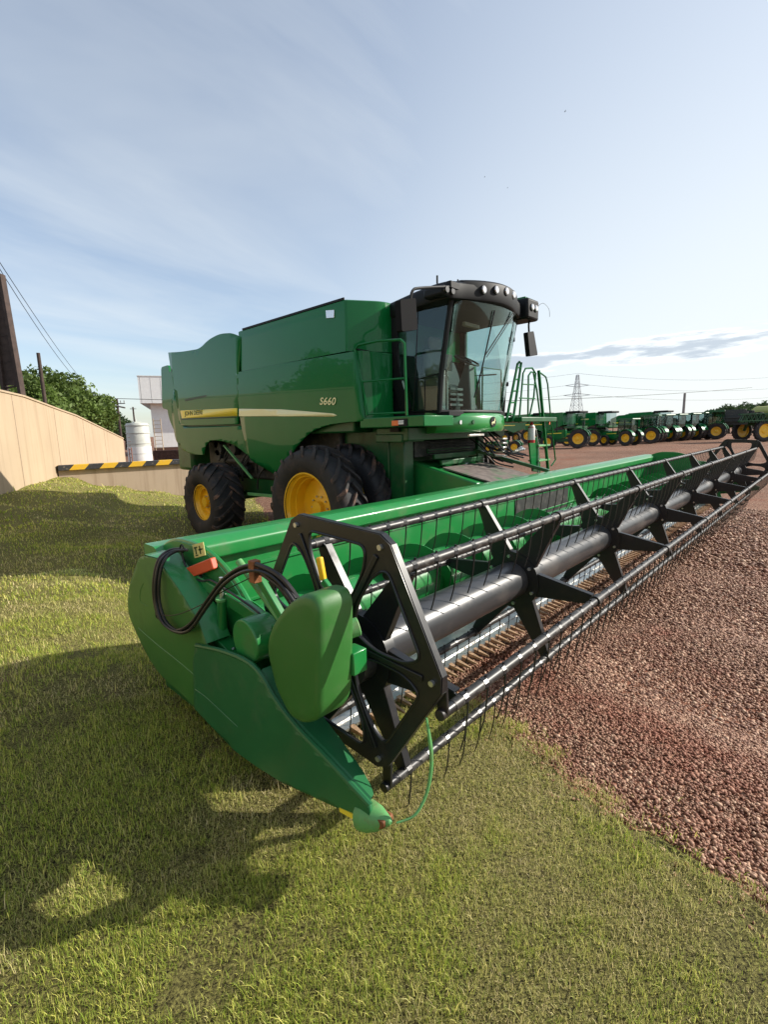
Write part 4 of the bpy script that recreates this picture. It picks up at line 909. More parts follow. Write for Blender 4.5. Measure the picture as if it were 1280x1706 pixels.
B().plate([[(p.x, p.z) for p in q([(902, 735), (914, 737), (918, 788), (905, 786)])]], 'y', LY+.20, LY+.23).build('ladder_side', 'greend', cb, .004)
for yy_ in (743, 768):
    a_, c = q([(897, yy_), (916, yy_+1)]); B().box(a_.x, c.x, LY-.02, LY+.2, a_.z-.015, a_.z+.015).build('ladder_step', 'ltgreen', cb, .004)
rail(q([(887, 712), (894, 716), (898, 745), (897, 788)]), .012, 'steel')
rail([(6.3, 3.6, 2.34), (6.9, 3.6, 2.34)], .012); rail([(7.6, 3.6, 2.34), (7.6, 3.6, 3.3), (6.9, 3.6, 3.3), (6.9, 3.6, 2.34)], .016)
p = U(915, 702, 'y', LY); B().box(p.x-.02, p.x+.02, LY-.02, LY+.0, p.z-.06, p.z+.06).build('amber_reflector', 'amber', cb)
# feeder house
def hexa(b, yA, zA0, zA1, yB, zB0, zB1, x0, x1):
    return b.add([(x0, yA, zA0), (x1, yA, zA0), (x1, yA, zA1), (x0, yA, zA1), (x0, yB, zB0), (x1, yB, zB0), (x1, yB, zB1), (x0, yB, zB1)], [(0, 1, 2, 3), (7, 6, 5, 4), (0, 4, 5, 1), (1, 5, 6, 2), (2, 6, 7, 3), (3, 7, 4, 0)])
hexa(B(), 3.9, .95, 1.72, 1.95, .70, 1.36, 4.66, 6.05).build('feeder_house', 'header', cb, .03)
hexa(B(), 2.95, 1.575, 1.60, 2.02, 1.385, 1.405, 4.74, 5.98).build('feeder_top_plate', 'dull', cb, .004)
B().box(4.45, 6.30, 1.80, 1.98, .62, 1.42).build('feeder_face_plate', 'header', cb, .02)
hexa(B(), 3.6, 1.2, 1.74, 2.2, .85, 1.42, 4.52, 4.64).build('feeder_side_frame', 'header', cb, .02)
B().beam((6.0, 3.2, 1.80), (6.28, 1.95, 1.46), .10, .05).build('feeder_rail', 'greend', cb, .006)
b = B()
for i in range(3): b.box(4.8, 6.0, 3.0+i*.14, 3.05+i*.14, 1.62+i*.09, 1.70+i*.09)
b.build('feeder_slats', 'greend', cb, .01)
B().box(4.2, 4.42, 3.25, 3.55, .9, 2.05).build('front_frame_column', 'greend', cb, .02); B().box(6.3, 6.5, 3.3, 3.5, .9, 2.05).build('front_frame_column', 'greend', cb, .02)
B().plate([roundpoly([(3.65, 2.15), (3.30, 2.1), (3.32, 1.1), (3.6, .9), (3.95, .95), (4.1, 1.9)], .1)], 'x', 4.40, 4.46).build('front_side_plate', 'green', cb, .01)
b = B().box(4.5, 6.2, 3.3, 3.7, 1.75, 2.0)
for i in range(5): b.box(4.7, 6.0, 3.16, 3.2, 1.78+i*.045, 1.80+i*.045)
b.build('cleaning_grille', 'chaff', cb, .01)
# tangle of couplers and hoses right of the feeder house
b = B(); r_ = random.Random(3)
for i in range(14):
    x, y, z = 5.75+r_.uniform(0, .4), 2.7+r_.uniform(-.1, .3), 1.68+r_.uniform(0, .3)
    b.tube([(x, y+.2, z+.2), (x+r_.uniform(-.1, .1), y, z+.05), (x+r_.uniform(-.1, .15), y-.15, z-.12), (x+.1, y-.4, z-.2)], .012, 6, smooth=4)
b.build('hose_cluster', 'hose', cb)
b = B()
for i in range(5): b.box(5.86, 6.0, 2.55, 2.7, 1.70+i*.07, 1.725+i*.07)
for i in range(6): x = 5.95+.06*i; b.cyl((x, 2.45, 1.75+.02*i), (x+.02, 2.38, 1.80), .02, n=8)
b.build('hydraulic_couplers', 'steel', cb, .003)
# undercarriage
b = B().box(4.2, 4.4, 3.6, 9.6, .95, 1.3).box(6.3, 6.5, 3.6, 9.6, .95, 1.3).cyl((3.75, 4.47, .99), (6.96, 4.47, .99), .17, n=20).box(4.7, 6.0, 4.2, 4.75, .72, 1.3)
b.build('chassis', 'greend', cb, .01)
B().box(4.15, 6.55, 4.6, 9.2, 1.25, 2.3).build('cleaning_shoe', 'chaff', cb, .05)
B().cyl((3.75, 8.06, .85), (6.96, 8.06, .85), .10, n=16).box(4.9, 5.8, 7.9, 8.2, .75, 1.05).build('rear_axle', 'greend', cb, .01)
b = B(); r_ = random.Random(5)
for i in range(16):
    y = 6.7+r_.random()*1.9; z = 1.35+r_.random()*.7; b.cyl((4.0, y, z), (4.12, y, z), r_.uniform(.05, .16), n=16)
for i in range(10):
    y = 6.7+r_.random()*1.7; z = 1.3+r_.random()*.5; b.tube([(4.02, y, z+.2), (3.99, y+.2, z), (4.02, y+.3, z-.25)], .02, 6, smooth=3)
b.box(4.02, 4.1, 6.4, 8.5, 1.6, 1.66).build('drive_pulleys', 'chaff', cb, .004)
B().beam((3.9, 8.0, 1.95), (3.9, 7.0, 1.3), .05, .03).beam((3.95, 7.0, 1.7), (3.95, 7.0, .95), .03, .03).beam((3.9, 6.2, 1.0), (3.9, 7.2, .98), .03, .06).build('support_struts', 'ltgreen', cb, .004)
B().box(3.72, 3.80, 9.0, 9.12, .95, 1.12).tube([(3.75, 9.05, 1.1), (3.75, 9.3, 1.12)], .01).build('rear_marker', 'black', cb, .01)

# ---- wheels
def tyre_mesh(c, Rt, Wd, rim, nlug, lugh, inward, parent, nm='wheel'):
    """c: centre; Wd width; inward=+1 when the outer face looks to -x"""
    cx_, cy_, cz_ = c; h = Wd/2
    rb = Rt-lugh
    pr = [(-h*.72, rim), (-h*.80, rim+.02), (-h*.95, rim+(rb-rim)*.25), (-h*1.0, rim+(rb-rim)*.52), (-h*.96, rim+(rb-rim)*.78), (-h*.84, rb-.022), (-h*.5, rb-.004), (0, rb), (h*.5, rb-.004), (h*.84, rb-.022), (h*.96, rim+(rb-rim)*.78), (h, rim+(rb-rim)*.52), (h*.95, rim+(rb-rim)*.25), (h*.80, rim+.02), (h*.72, rim)]
    root = B().lathe(pr, c, 'x', 64).build(nm, 'rubber', parent, angle=60)
    b = B()
    def surf(w, e):     # point radius on crown at lateral w in [0,1]
        r = rb-.022*w**3 if w < .84 else rb-.022-(w-.84)/.16*(rb-rim)*.20
        return r+e
    for sd in (-1, 1):
        for i in range(nlug):
            t0 = 2*math.pi*(i+(.5 if sd > 0 else 0))/nlug; vs = []
            ws_ = [-.04, .25, .5, .72, .88, .985]
            for w_ in ws_:
                th = t0+.34*max(w_, 0)**.85/(Rt/.99); wd = (.034+.016*w_)/Rt
                wl = min(max(w_, 0), 1); rr0 = surf(wl, -.02); rr1 = surf(wl, lugh if w_ < .9 else lugh*.55)
                x = cx_+sd*w_*h*(.99 if w_ < .9 else 1.0)
                for (tt_, rr2) in ((th-wd, rr0), (th-wd*.75, rr1), (th+wd*.75, rr1), (th+wd, rr0)):
                    vs.append((x, cy_+rr2*math.cos(tt_), cz_+rr2*math.sin(tt_)))
            k = len(ws_); fs = [(a*4+j, a*4+j+1, (a+1)*4+j+1, (a+1)*4+j) for a in range(k-1) for j in range(3)]+[(0, 1, 2, 3), ((k-1)*4+3, (k-1)*4+2, (k-1)*4+1, (k-1)*4)]
            b.add(vs, fs)
    b.build('tread', 'lug', root, angle=30)
    return root
def rim_mesh(c, rim, Wd, depth, sgn, root, mm='yellow'):
    """deep dish seen from side sgn (-1: faces -x)"""
    h = Wd/2*.74
    pr = [(-h-.012, rim-.005), (-h-.014, rim+.02), (-h-.006, rim+.032), (-h+.004, rim+.02), (-h+.01, rim-.012), (-h+.05, rim-.03), (-h+.055, rim-.05), (-h+depth*.5, rim-.06), (-h+depth*.52, rim-.085), (-h+depth, rim-.10), (-h+depth+.005, rim*.55), (-h+depth-.03, rim*.42), (-h+depth-.035, .11), (-h+depth-.11, .10), (-h+depth-.115, .0)]
    r = B().lathe(pr, c, 'x', 56, flip=-sgn).build('rim', mm, root, angle=28)
    b = B(); xx = c[0]+sgn*(h-depth+.03)
    for i in range(10):
        t = 2*math.pi*i/10; b.cyl((xx, c[1]+rim*.33*math.cos(t), c[2]+rim*.33*math.sin(t)), (xx+sgn*.03, c[1]+rim*.33*math.cos(t), c[2]+rim*.33*math.sin(t)), .016, n=6)
    b.build('wheel_nuts', 'steel', root)
    # back side barrel
    B().lathe([(-h+depth, rim-.1), (h, rim-.03), (h+.012, rim+.03), (h, rim+.03)], c, 'x', 48, flip=-sgn).build('rim_barrel', mm, root)
FY, FZ, FR = 4.472, .99, .99; RY, RZ, RRr = 8.058, .80, .80
def wheel(c, Rt, Wd, rim, nl, lh, depth, sgn, full=True):
    r = tyre_mesh(c, Rt, Wd, rim, nl, lh, 1, cb); rim_mesh(c, rim, Wd, depth, sgn, r); return r
wheel((3.47, FY, FZ), FR, .50, .565, 20, .058, .30, -1)
wheel((4.21, FY, FZ), FR, .50, .565, 20, .058, .30, -1)
wheel((2*CXC-3.47, FY, FZ), FR, .50, .565, 20, .058, .30, 1)
wheel((2*CXC-4.21, FY, FZ), FR, .50, .565, 20, .058, .30, 1)
wheel((3.60, RY, RZ), RRr, .68, .36, 20, .04, .14, -1)
wheel((2*CXC-3.60, RY, RZ), RRr, .68, .36, 20, .04, .14, 1)

# fire extinguisher hung by the ladder
p = U(886, 722, 'y', 2.55)
fe_ = thing('fire_extinguisher', (p.x, 2.55, p.z-.17), 'white and red fire extinguisher hanging beside the combine ladder', 'fire extinguisher')
B().lathe([(-.16, 0), (-.16, .055), (-.15, .062), (.10, .062), (.14, .045), (.16, .02), (.16, 0)], (p.x, 2.55, p.z), 'z', 20).build('cylinder_body', 'white', fe_)
B().lathe([(-.165, .0), (-.165, .064), (-.115, .065), (-.115, .0)], (p.x, 2.55, p.z), 'z', 20).build('red_base', 'red', fe_)
B().lathe([(.10, .0), (.10, .064), (.16, .03), (.19, .02), (.19, 0)], (p.x, 2.55, p.z), 'z', 20).box(p.x-.03, p.x+.06, 2.54, 2.56, p.z+.19, p.z+.215).build('valve_head', 'red', fe_)

# ================================================================== WALLS, TANK, BUILDING
def wall_mat(name, col, str_=.35):
    m = mat(name, col, .85, var=.06, vscale=.7, bump=.15, bscale=40)
    t = m.node_tree; b = t.nodes['Principled BSDF']; src = b.inputs['Base Color'].links[0].from_socket
    g = N(t, 'ShaderNodeNewGeometry'); mp_ = N(t, 'ShaderNodeMapping'); mp_.inputs['Scale'].default_value = (5, 5, .18); L_(t, g.outputs['Position'], mp_.inputs[0])
    n = N(t, 'ShaderNodeTexNoise', Scale=1.0, Detail=6, Roughness=.7); L_(t, mp_.outputs[0], n.inputs['Vector'])
    mr = N(t, 'ShaderNodeMapRange'); mr.inputs[1].default_value = .5; mr.inputs[2].default_value = .75; mr.inputs[4].default_value = str_; L_(t, n.outputs[0], mr.inputs[0])
    mx = N(t, 'ShaderNodeMix', data_type='RGBA'); L_(t, mr.outputs[0], mx.inputs[0]); L_(t, src, mx.inputs[6]); mx.inputs[7].default_value = (col[0]*.55, col[1]*.48, col[2]*.42, 1)
    L_(t, mx.outputs[2], b.inputs['Base Color']); return m
wm = wall_mat('cream wall render', (.45, .345, .23), .5); wm2 = wall_mat('stained cream concrete', (.44, .34, .25), .75)
wd = Vector((.491, .871, 0)).normalized(); wn = Vector((-wd.y, wd.x, 0)); w0 = Vector((.8, 13.35, 0))
tops = [(-34, 3.6), (-6, 3.45), (.85, 3.38), (2.3, 3.35), (5.25, 3.11), (6.9, 2.99), (14.7, 2.07)]
tw = thing('boundary_wall', (2.8, 16.9, .9), 'tall cream rendered wall running up the left side of the lawn, streaked with stains', 'wall')
b = B(); vs = []
for s_, z in tops:
    p = w0+wd*s_
    for q in (p, p+wn*.22): vs += [(q.x, q.y, -.6), (q.x, q.y, z)]
k = len(tops); b.add(vs, [(i*4, i*4+4, i*4+5, i*4+1) for i in range(k-1)]+[(i*4+2, i*4+3, i*4+7, i*4+6) for i in range(k-1)]+[(i*4+1, i*4+5, i*4+7, i*4+3) for i in range(k-1)]+[(0, 1, 3, 2), ((k-1)*4, (k-1)*4+2, (k-1)*4+3, (k-1)*4+1)])
b.build('wall_panel', wm, tw)
b = B()
for i in range(k-1):
    p, q = w0+wd*tops[i][0]+wn*.11, w0+wd*tops[i+1][0]+wn*.11; p.z, q.z = tops[i][1]+.02, tops[i+1][1]+.02; b.beam(p, q, .28, .05)
b.build('coping', wm, tw)
for i in range(9):
    p = w0+wd*(-14+i*3.1); zt_ = float(np.interp(-14+i*3.1, [t[0] for t in tops], [t[1] for t in tops])); q_ = p-wn*.004
    B().beam(q_, q_+Vector((0, 0, zt_-.04)), .022, .012, upv=tuple(wn)).build('wall_joint', wm2, tw)
# striped barrier on low wall
lw0 = Vector((2.86, 16.93, 0)); lw1 = Vector((13.5, 14.5, 0)); ld = (lw1-lw0).normalized(); ln_ = Vector((-ld.y, ld.x, 0))
lw = thing('barrier_wall', (8, 15.8, 0), 'low stained concrete retaining wall with black and yellow striped beam on top', 'low wall')
b = B(); vs = []
for p in (lw0, lw1):
    for q in (p, p+ln_*.2): vs += [(q.x, q.y, -.5), (q.x, q.y, 1.14)]
b.add(vs, [(0, 4, 5, 1), (2, 3, 7, 6), (1, 5, 7, 3), (0, 1, 3, 2), (4, 6, 7, 5)]); b.build('retaining_wall', wm2, lw)
sm_ = bpy.data.materials.new('black and yellow stripes'); sm_.use_nodes = True; t = sm_.node_tree; bb = t.nodes['Principled BSDF']; bb.inputs['Roughness'].default_value = .6
g = N(t, 'ShaderNodeNewGeometry'); dt = N(t, 'ShaderNodeVectorMath', operation='DOT_PRODUCT'); dt.inputs[1].default_value = (ld.x, ld.y, -.9); L_(t, g.outputs['Position'], dt.inputs[0])
fr_ = mth(t, 'FRACT', mth(t, 'DIVIDE', dt.outputs['Value'], .86)); gt = mth(t, 'GREATER_THAN', fr_, .5)
n = N(t, 'ShaderNodeTexNoise', Scale=14.0, Detail=6); L_(t, g.outputs['Position'], n.inputs['Vector']); wr = N(t, 'ShaderNodeMapRange'); wr.inputs[1].default_value = .58; wr.inputs[2].default_value = .7; wr.inputs[4].default_value = .4; L_(t, n.outputs[0], wr.inputs[0])
mx = N(t, 'ShaderNodeMix', data_type='RGBA'); L_(t, gt, mx.inputs[0]); mx.inputs[6].default_value = (.72, .42, .02, 1); mx.inputs[7].default_value = (.03, .03, .035, 1)
mx_ = N(t, 'ShaderNodeMix', data_type='RGBA'); L_(t, wr.outputs[0], mx_.inputs[0]); L_(t, mx.outputs[2], mx_.inputs[6]); mx_.inputs[7].default_value = (.35, .28, .2, 1); L_(t, mx_.outputs[2], bb.inputs['Base Color'])
b = B().beam(lw0+ln_*.05+Vector((0, 0, 1.23)), lw1+ln_*.05+Vector((0, 0, 1.23)), .36, .17); b.build('striped_beam', sm_, lw, .01)

def gp(px, depth, py=700):
    """ground position in the direction of a photo column at a given depth"""
    return CAM+(fw*FPX+rt*(px-640)-up*(py-853))*(depth/FPX)
def zat(py, px, depth): v = fw*FPX+rt*(px-640)-up*(py-853); return (CAM+v*(depth/FPX)).z
# water tank
d = 38; p = gp(227, d); zt = zat(704, 227, d); zb = 0.0; tk_ = thing('water_tank', (p.x, p.y, zb), 'pale cylindrical water tank standing behind the low striped wall', 'water tank')
Rk = 18*d/FPX*1.0
tkm = mat('fibreglass tank', (.52, .53, .48), .5, var=.08)
B().lathe([(zb, 0), (zb, Rk*1.02), ((zb+zt)/2, Rk), (zt-.15, Rk*.96), (zt-.05, Rk*.9), (zt, 0)], (p.x, p.y, 0), 'z', 32).build('tank_body', tkm, tk_)
b = B()
for f_ in (.25, .5, .75, .93): b.lathe([(zb+(zt-zb)*f_-.03, Rk*.99), (zb+(zt-zb)*f_-.03, Rk*1.035), (zb+(zt-zb)*f_+.03, Rk*1.035), (zb+(zt-zb)*f_+.03, Rk*.97)], (p.x, p.y, 0), 'z', 32)
b.build('tank_bands', tkm, tk_)
B().lathe([(zb, 0), (zb, Rk*1.03), (zb+(zt-zb)*.42, Rk*1.03), (zb+(zt-zb)*.42, Rk)], (p.x, p.y, 0), 'z', 32).build('white_skirt', 'white', tk_)
B().cyl((p.x-.1, p.y-.1, zt-.05), (p.x-.1, p.y-.1, zt+.25), .05).box(p.x-.25, p.x+.25, p.y-.25, p.y+.25, zt-.04, zt+.06).build('tank_cap', tkm, tk_)
b = B(); q0 = gp(209, d-2.0); q1 = gp(213, d-2.0)
for q in (q0, q1): b.cyl((q.x, q.y, 0), (q.x, q.y, zt-1.9), .035, n=6)
for i in range(7): z = .3+i*.3; b.cyl((q0.x, q0.y, z), (q1.x, q1.y, z), .02, n=5)
ob = b.build('pipe_rack', mat('red oxide pipe', (.28, .12, .08), .6)); tag(ob, 'pair of reddish upright pipes with rungs left of the water tank', 'pipes')
# building
d = 52; c0 = gp(236, d); right = Vector((rt.x, rt.y, 0)).normalized(); back = Vector((fw.x, fw.y, 0)).normalized()
bl = thing('warehouse', (c0.x, c0.y, 0), 'white warehouse with deep overhanging fascia, partly behind the rear of the combine', 'building')
wbm = mat('white sheet cladding', (.82, .82, .80), .6, var=.04); 
def orient(b, o, xd, yd):
    b.v = [tuple(o+xd*x+yd*y+Vector((0, 0, z))) for x, y, z in b.v]; return b
bd = (right*.93+back*.37).normalized(); bk = Vector((-bd.y, bd.x, 0)); O = Vector((c0.x, c0.y, 0)); zr = zat(628, 236, d); zf = zat(672, 236, d)
orient(B().box(0, 26, 0, 16, zf, zr), O, bd, bk).build('fascia', wbm, bl)
orient(B().box(.9, 25, 1.2, 15, .9, zf), O, bd, bk).build('building_wall', wbm, bl)
orient(B().box(.85, 25.05, 1.15, 15.1, 0, .9), O, bd, bk).build('dark_plinth', mat('brown plinth', (.10, .045, .03), .8), bl)
orient(B().box(-.05, 26.05, -.05, 16.05, zr, zr+.08), O, bd, bk).build('roof_cap', 'white', bl)
b = B()
for i in range(26): b.box(i*1.0+.2, i*1.0+.23, -.012, 0, zf, zr)
orient(b, O, bd, bk).build('cladding_seams', mat('seam grey', (.5, .5, .48), .6), bl)
d2 = 40; c1 = gp(254, d2); O = Vector((c1.x, c1.y, 0)); b = B()
for x in (0, .62): b.box(x, x+.05, 0, .05, 0, 3.6)
for i in range(11): b.box(.05, .62, .005, .045, .2+i*.32, .24+i*.32)
orient(b, O, right, back); ob = b.build('ladder', mat('aluminium ochre', (.5, .38, .25), .5)); tag(ob, 'upright ladder between the water tank and the warehouse', 'ladder')
d2 = 34; c1 = gp(287, d2); b = orient(B().box(-1.6, 2.2, 0, .5, 0, 1.15).box(-1.5, -.9, -.02, .1, .7, 1.0).box(.2, .6, -.02, .1, .7, 1.1), Vector((c1.x, c1.y, 0)), right, back)
ob = b.build('stacked_pallets', mat('dark weathered timber', (.07, .035, .025), .9, var=.4, vscale=8)); tag(ob, 'low dark heap of stacked timber in front of the warehouse', 'pallets')

# poles
wood = mat('dark weathered pole', (.055, .035, .028), .8, var=.3, vscale=6); conc = mat('grey concrete pole', (.22, .21, .2), .8, var=.15)
d = 15.5
def zed(px, py, d): v = fw*FPX+rt*(px-640)-up*(py-853); return CAM+v*(d/FPX)
base = zed(22, 656, d); z_t = zed(-6, 468, d).z
pl = thing('lattice_post', (base.x, base.y, .9), 'massive dark brown lattice post leaning over the wall at the left edge', 'post')
hw0, hw1 = .34, .17
for nm, sx_ in (('post_leg', -1), ('post_leg', 1)):
    a_ = Vector((base.x, base.y, .9))+right*(sx_*hw0); c = Vector((base.x, base.y, z_t))+right*(sx_*hw1)
    B().beam(a_, c, .10, .22, upv=tuple(back)).build(nm, wood, pl, .006)
b = B()
for i in range(24):
    t_ = i/24; z = .9+(z_t-.9)*t_; hw = hw0+(hw1-hw0)*t_; a_ = Vector((base.x, base.y, z))-right*hw; c = Vector((base.x, base.y, z+.1))+right*hw
    b.beam(a_, c, .05, .05, upv=(0, 0, 1))
b.build('cross_bars', wood, pl)
b = B(); t_ = .3
a_ = Vector((base.x, base.y, 3.9)); c = Vector((base.x, base.y, z_t)); b.beam(a_, c, (hw0*1.3, hw1*1.7), .04, upv=tuple(back)); b.build('web_plate', wood, pl)
def pole(px, ytop, d, r, lab, cat='utility pole', arms=0, m=None, lean=0, grp=None):
    p = gp(px, d, ytop); zt = zat(ytop, px, d); t_ = thing('utility_pole', (p.x, p.y, 0), lab, cat, grp)
    B().cyl((p.x, p.y, -.5), (p.x+right.x*lean, p.y+right.y*lean, zt), r*1.3, r, n=10).build('shaft', m or wood, t_)
    if arms:
        b = B()
        for i in range(arms): c = Vector((p.x, p.y, zt-.35-i*.7)); b.beam(c-right*.55, c+right*.55, .05, .06)
        b.build('cross_arm', m or wood, t_)
        b = B()
        for i in range(arms):
            for s_ in (-.5, -.25, .25, .5): c = Vector((p.x, p.y, zt-.3-i*.7))+right*s_; b.cyl(c, c+Vector((0, 0, .16)), .03, n=6)
        b.build('insulator', conc, t_)
    return Vector((p.x, p.y, zt))
t1_ = pole(63, 588, 16, .055, 'thin dark pole rising in front of the round green trees')
t2_ = pole(194, 664, 34, .075, 'dark utility pole to the left of the water tank', arms=1)
t3_ = pole(221, 678, 85, .13, 'short distant utility pole just above the water tank', arms=1)
t4_ = pole(174, 683, 30, .055, 'pale street light pole at the end of the trees', 'street light', m=conc)
B().tube([t4_, t4_+right*.5+Vector((0, 0, .25)), t4_+right*1.3+Vector((0, 0, .1))], .05, 6, smooth=3).build('curved_lamp_arm', conc, [o for o in COL.objects if o.get('category') == 'street light'][0])
t5_ = pole(1142, 655, 130, .30, 'grey post standing up behind the tractor row', 'post', m=conc)
# cables
def cable(a, b_, sag, r, lab, n=16):
    a = Vector(a); b_ = Vector(b_); pts = [a.lerp(b_, i/n)-Vector((0, 0, sag*4*(i/n)*(1-i/n))) for i in range(n+1)]
    o = B().tube(pts, r, 5).build('overhead_cable', 'black'); tag(o, lab, 'cable', 'overhead cables'); return o
cable(zed(-60, 345, 17), zed(150, 648, 58), .6, .016, 'upper of the two cables sloping down from the left edge')
cable(zed(-60, 352, 17.4), zed(151, 652, 58), 1.1, .016, 'lower of the two cables sloping down from the left edge')
cable(t2_, t2_+right*60+back*20+Vector((0, 0, 1)), .8, .02, 'thin horizontal cable leaving the pole left of the tank')

# ================================================================== TREES
leafm = mat('dark foliage', (.11, .165, .035), .6, var=.5, vscale=.9, spec=.3); leafm2 = mat('deep foliage', (.045, .08, .028), .65, var=.5, vscale=.8, spec=.25)
for m_ in (leafm, leafm2):
    t = m_.node_tree; b = t.nodes['Principled BSDF']; tl = N(t, 'ShaderNodeBsdfTranslucent'); L_(t, b.inputs['Base Color'].links[0].from_socket, tl.inputs[0]); mh = N(t, 'ShaderNodeMixShader', Fac=.3)
    L_(t, b.outputs[0], mh.inputs[1]); L_(t, tl.outputs[0], mh.inputs[2]); L_(t, mh.outputs[0], t.nodes['Material Output'].inputs[0])
bark = mat('bark', (.09, .06, .04), .9, var=.3, vscale=10)
def crown_mesh(Rx, Rz, nclump, nleaf, leaf, seed, m):
    r = np.random.default_rng(seed); u = r.normal(size=(nclump, 3)); u /= np.linalg.norm(u, axis=1)[:, None]; u[:, 2] = np.abs(u[:, 2])*1.1-.25
    cc = u*r.uniform(.35, .92, (nclump, 1))*np.array([Rx, Rx, Rz]); cr_ = r.uniform(.16, .34, nclump)*Rx
    k = r.integers(0, nclump, nleaf); d = r.normal(size=(nleaf, 3)); d /= np.linalg.norm(d, axis=1)[:, None]
    P = cc[k]+d*(cr_[k]*r.uniform(.45, 1.05, nleaf)**.6)[:, None]
    a = r.normal(size=(nleaf, 3)); a /= np.linalg.norm(a, axis=1)[:, None]; b = np.cross(a, r.normal(size=(nleaf, 3))); b /= np.linalg.norm(b, axis=1)[:, None]
    sz = leaf*r.uniform(.6, 1.4, nleaf)[:, None]
    V = np.stack([P-a*sz, P+b*sz*.5, P+a*sz, P-b*sz*.5], 1).reshape(-1, 3)
    me = bpy.data.meshes.new('crown'); me.vertices.add(len(V)); me.vertices.foreach_set('co', V.ravel()); me.loops.add(nleaf*4); me.loops.foreach_set('vertex_index', np.arange(nleaf*4)); me.polygons.add(nleaf); me.polygons.foreach_set('loop_start', np.arange(nleaf)*4); me.update(calc_edges=True)
    me.materials.append(m); return me, cc
cm1, cc1 = crown_mesh(2.6, 2.1, 70, 15000, .11, 1, leafm); cm2, cc2 = crown_mesh(2.6, 2.3, 60, 14000, .11, 2, leafm); cm3, cc3 = crown_mesh(2.6, 1.7, 50, 9000, .13, 3, leafm2)
def tree(x, y, z0, zt, Rx, which, lab, grp):
    me, cc = ((cm1, cc1), (cm2, cc2), (cm3, cc3))[which]; H_ = 2.2; sc = Rx/2.6; szv = sc
    t_ = thing('tree', (x, y, z0), lab, 'tree', grp); cz = zt-H_*sc*(.95)
    o = bpy.data.objects.new('crown', me); COL.objects.link(o); o.parent = t_; o.location = (0, 0, cz-z0); o.scale = (sc, sc, szv); o.rotation_euler = (0, 0, (x*7+y*3) % 6.28)
    b = B().cyl((x, y, z0-.3), (x, y, cz), .16*sc*1.6, .09*sc, n=8)
    rr_ = o.rotation_euler.z
    for c in cc[:9]:
        X = c[0]*math.cos(rr_)-c[1]*math.sin(rr_); Y = c[0]*math.sin(rr_)+c[1]*math.cos(rr_); b.cyl((x, y, cz-.9*sc), (x+X*sc*.9, y+Y*sc*.9, cz+c[2]*sc*.9), .07*sc, .02*sc, n=5)
    b.build('trunk', bark, t_); return t_
tg = 'round trees behind the boundary wall'
tree_specs = [(12, 618, 21, 2.6, 0, 'round green tree directly behind the lattice post'), (60, 612, 25, 2.9, 1, 'leafy tree behind the thin dark pole'), (104, 622, 27, 2.8, 0, 'bright leafy tree right of the thin dark pole, second of the row'), (140, 645, 29, 2.5, 1, 'last round green tree at the right end of the row'), (166, 672, 44, 2.4, 2, 'darker small tree beside the pale street light'), (186, 686, 50, 2.4, 2, 'low dark tree left of the utility pole by the tank'), (206, 700, 58, 2.2, 2, 'farthest small dark tree, touching the left side of the water tank')]
for px, yt, d, Rx, wh, lab in tree_specs:
    p = gp(px, d); tree(p.x, p.y, .9, zat(yt, px, d), Rx, wh, lab, tg)
for i, s_ in enumerate((-3, -8, -13, -18.5, -24, -30)):      # the row goes on behind the wall, left of the picture, and mirrors in the paintwork
    p = w0+wd*s_+wn*(3.2+.6*(i % 2)); tree(p.x, p.y, .9, 5.2+.5*(i % 3), 2.7, i % 2, 'leafy tree behind the boundary wall beyond the left edge of the picture', tg)

# ================================================================== YARD: TRACTORS, SPRAYER, FAR COMBINES, PYLON
def tire_simple(c, Rr, Wd, rimr, sgn, parent, nl=16, rimname='rim', axis='y', lod=0):
    x, y, z = c; h = Wd/2
    pr = [(-h*.7, rimr), (-h, rimr+(Rr-rimr)*.4), (-h*.95, Rr*.94), (-h*.8, Rr*.97), (h*.8, Rr*.97), (h*.95, Rr*.94), (h, rimr+(Rr-rimr)*.4), (h*.7, rimr)]
    root = B().lathe(pr, c, axis, 28).build('wheel', 'rubber', parent, angle=50); b = B()
    for sd in (-1, 1):
        for i in range(nl):
            t0 = 2*math.pi*(i+.5*(sd > 0))/nl; vs = []
            for w_ in (0, .5, 1):
                th = t0+.3*w_
                for tt_, r2 in ((th-.05, Rr*.95), (th-.04, Rr*1.0), (th+.04, Rr*1.0), (th+.05, Rr*.95)):
                    a = sd*w_*h*.97; p_ = (r2*math.cos(tt_), r2*math.sin(tt_))
                    vs.append((x+p_[0], y+a, z+p_[1]) if axis == 'y' else (x+a, y+p_[0], z+p_[1]))
            b.add(vs, [(0, 1, 5, 4), (1, 2, 6, 5), (2, 3, 7, 6), (4, 5, 9, 8), (5, 6, 10, 9), (6, 7, 11, 10), (8, 9, 10, 11)])
    b.build('tread', 'lug', root)
    pr = [(-h*.72, rimr+.02), (-h*.78, rimr+.03), (-h*.7, rimr-.02), (-h*.2, rimr-.06), (-h*.15, rimr*.45), (-h*.45, rimr*.35), (-h*.5, 0)]
    for f_ in (1, -1): B().lathe(pr, c, axis, 24, flip=f_).build('rim', 'yellow', root)
gl_far = G['glass2']
